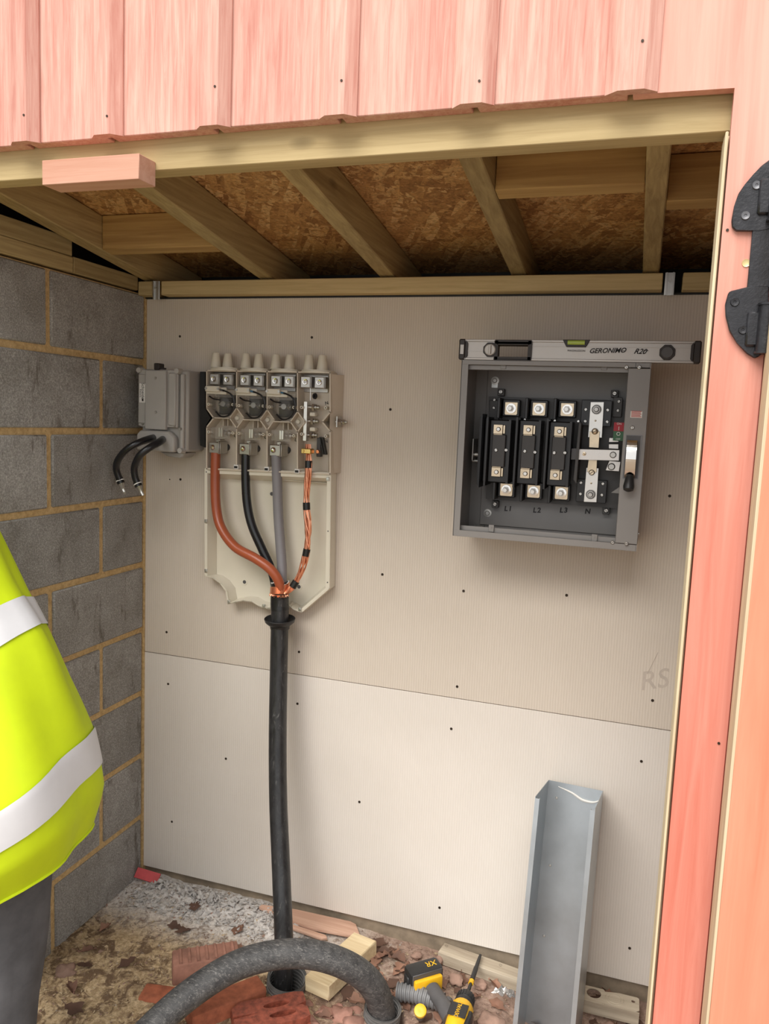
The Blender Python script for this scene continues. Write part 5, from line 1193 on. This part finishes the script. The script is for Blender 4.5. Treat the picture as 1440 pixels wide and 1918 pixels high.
# trousers: one lofted surface per garment
def loft(b, secs, n=40, mi=0, closed=True, fold=0, seed=0):
    rings = []
    for (c, rx, ry, ax_, tilt) in secs:
        c = Vector(c); up = Vector(ax_).normalized(); X = Vector((1,0,0)); X = (X-up*X.dot(up)).normalized(); Yv = up.cross(X)
        ring = []
        for j in range(n):
            a = 2*PI*j/n; f_ = 1+fold*noise.noise(Vector((math.cos(a)*2.2+seed, math.sin(a)*2.2, c.z*3.2)))
            ring.append(b.verts.new(c + X*math.cos(a)*rx*f_ + Yv*math.sin(a)*ry*f_ + up*tilt*math.cos(a)))
        rings.append(ring)
    for r0, r1 in zip(rings, rings[1:]):
        for j in range(n): f = b.faces.new([r0[j], r0[(j+1)%n], r1[(j+1)%n], r1[j]]); f.material_index = mi
    return rings
def interp(secs, k):
    out = []
    cs = spline([s_[0] for s_ in secs], k)
    for i in range(len(cs)):
        t = i/k; a = min(int(t), len(secs)-2); f_ = t-a
        A, B = secs[a], secs[a+1]; L = lambda p, q: p+(q-p)*f_
        out.append((cs[i], L(A[1],B[1]), L(A[2],B[2]), Vector(A[3]).lerp(Vector(B[3]), f_), L(A[4],B[4])))
    return out
b = new()
r1 = loft(b, interp([((.283,-.965,.05),.075,.085,(0,0,1),0),((.287,-.955,.12),.066,.078,(0,0,1),0),((.296,-.945,.30),.068,.080,(0,0,1),0),((.306,-.935,.50),.080,.092,(0,0,1),0),((.300,-.935,.70),.095,.108,(0,0,1),0),((.27,-.94,.88),.11,.12,(0,0,1),0)], 5), 32, fold=.16, seed=3)
loft(b, interp([((.04,-.97,.05),.075,.085,(0,0,1),0),((.045,-.96,.12),.066,.078,(0,0,1),0),((.06,-.95,.30),.068,.080,(0,0,1),0),((.065,-.95,.50),.080,.092,(0,0,1),0),((.09,-.95,.70),.095,.108,(0,0,1),0),((.13,-.95,.88),.11,.12,(0,0,1),0)], 5), 32, fold=.16, seed=8)
loft(b, interp([((.20,-.945,.80),.18,.12,(0,0,1),0),((.20,-.95,.90),.175,.13,(0,0,1),0),((.18,-.95,1.02),.165,.12,(0,0,1),0)], 4), 32, fold=.05)
part('trousers', b, MT['trouser'], pe, sharp=180)
for x, y in ((.280,-.90), (.037,-.91)):
    b = new(); bmesh.ops.create_uvsphere(b, u_segments=20, v_segments=12, radius=1)
    for v in b.verts: v.co = Vector((v.co.x*.050, v.co.y*.135, max(-.55, v.co.z)*.075*(1 if v.co.y < .2 else 1-.35*v.co.y))) + Vector((x, y, .052))
    part('boot', b, MT['boot'], pe, sharp=60)
# jacket
JA = (-.40,0,1)
JS = [((.280,-.955,.615),.215,.200,(-.26,-.12,1),.02),((.284,-.955,.675),.256,.225,(-.28,-.18,1),.05),((.272,-.955,.765),.270,.225,(-.30,-.22,1),.085),((.235,-.955,.880),.262,.215,(-.36,-.22,1),.09),((.185,-.955,.99),.258,.21,(-.40,-.20,1),.08),((.105,-.955,1.12),.250,.20,(-.45,-.14,1),.06),((.015,-.955,1.30),.225,.19,(-.40,-.05,1),.04),((-.03,-.95,1.42),.205,.17,(-.30,0,1),.0),((-.045,-.95,1.50),.14,.12,(-.2,0,1),0),((-.055,-.95,1.545),.075,.08,(-.2,0,1),0)]
J = interp(JS, 8)
def jring(secs, g=1.0): return [(c, rx+g, ry+g, a, t) for c, rx, ry, a, t in secs]
b = new(); loft(b, J, 64, fold=.10, seed=5); jk = part('jacket', b, MT['hiviz'], pe, sharp=180)
def sleeve(P_, r0, r1, nm='sleeve'):
    b = new(); tube(b, P_, lambda t: r0+(r1-r0)*t, 20, 8, caps=False, wob=.12); return part(nm, b, MT['hiviz'], jk, sharp=180)
sleeve([(.03,-.93,1.44),(.085,-.91,1.41),(.10,-.80,1.27),(.01,-.76,1.30)], .080, .052); sleeve([(-.10,-.94,1.44),(-.20,-.94,1.37),(-.30,-.93,1.12),(-.358,-.825,.935)], .085, .052)
def bandjk(t0, t1):
    n0 = t0*8; k = 10; secs = []
    for q in range(k+1):
        f_ = (t0+(t1-t0)*q/k)*8; i = min(int(f_), len(J)-2); g_ = f_-i; A, B = J[i], J[i+1]
        secs.append((A[0].lerp(B[0], g_), A[1]+(B[1]-A[1])*g_+.0035, A[2]+(B[2]-A[2])*g_+.0035, A[3].lerp(B[3], g_), A[4]+(B[4]-A[4])*g_))
    b = new(); loft(b, secs, 64, fold=.10, seed=5); part('reflective_band', b, MT['reflect'], jk, sharp=180)
bandjk(1.42, 2.05); bandjk(4.10, 4.62)
b = new()
hem = []
for j in range(65):
    a = 2*PI*j/64; c, rx, ry, ax_, tl = J[0]; up = Vector(ax_).normalized(); X = Vector((1,0,0)); X = (X-up*X.dot(up)).normalized(); Yv = up.cross(X)
    f_ = 1+.10*noise.noise(Vector((math.cos(a)*2.2+5, math.sin(a)*2.2, c.z*3.2))); hem.append(c + X*math.cos(a)*rx*f_ + Yv*math.sin(a)*ry*f_ + up*tl*math.cos(a))
tube(b, hem, .004, 6, 1, smooth=False); part('hem', b, MT['hiviz'], jk)
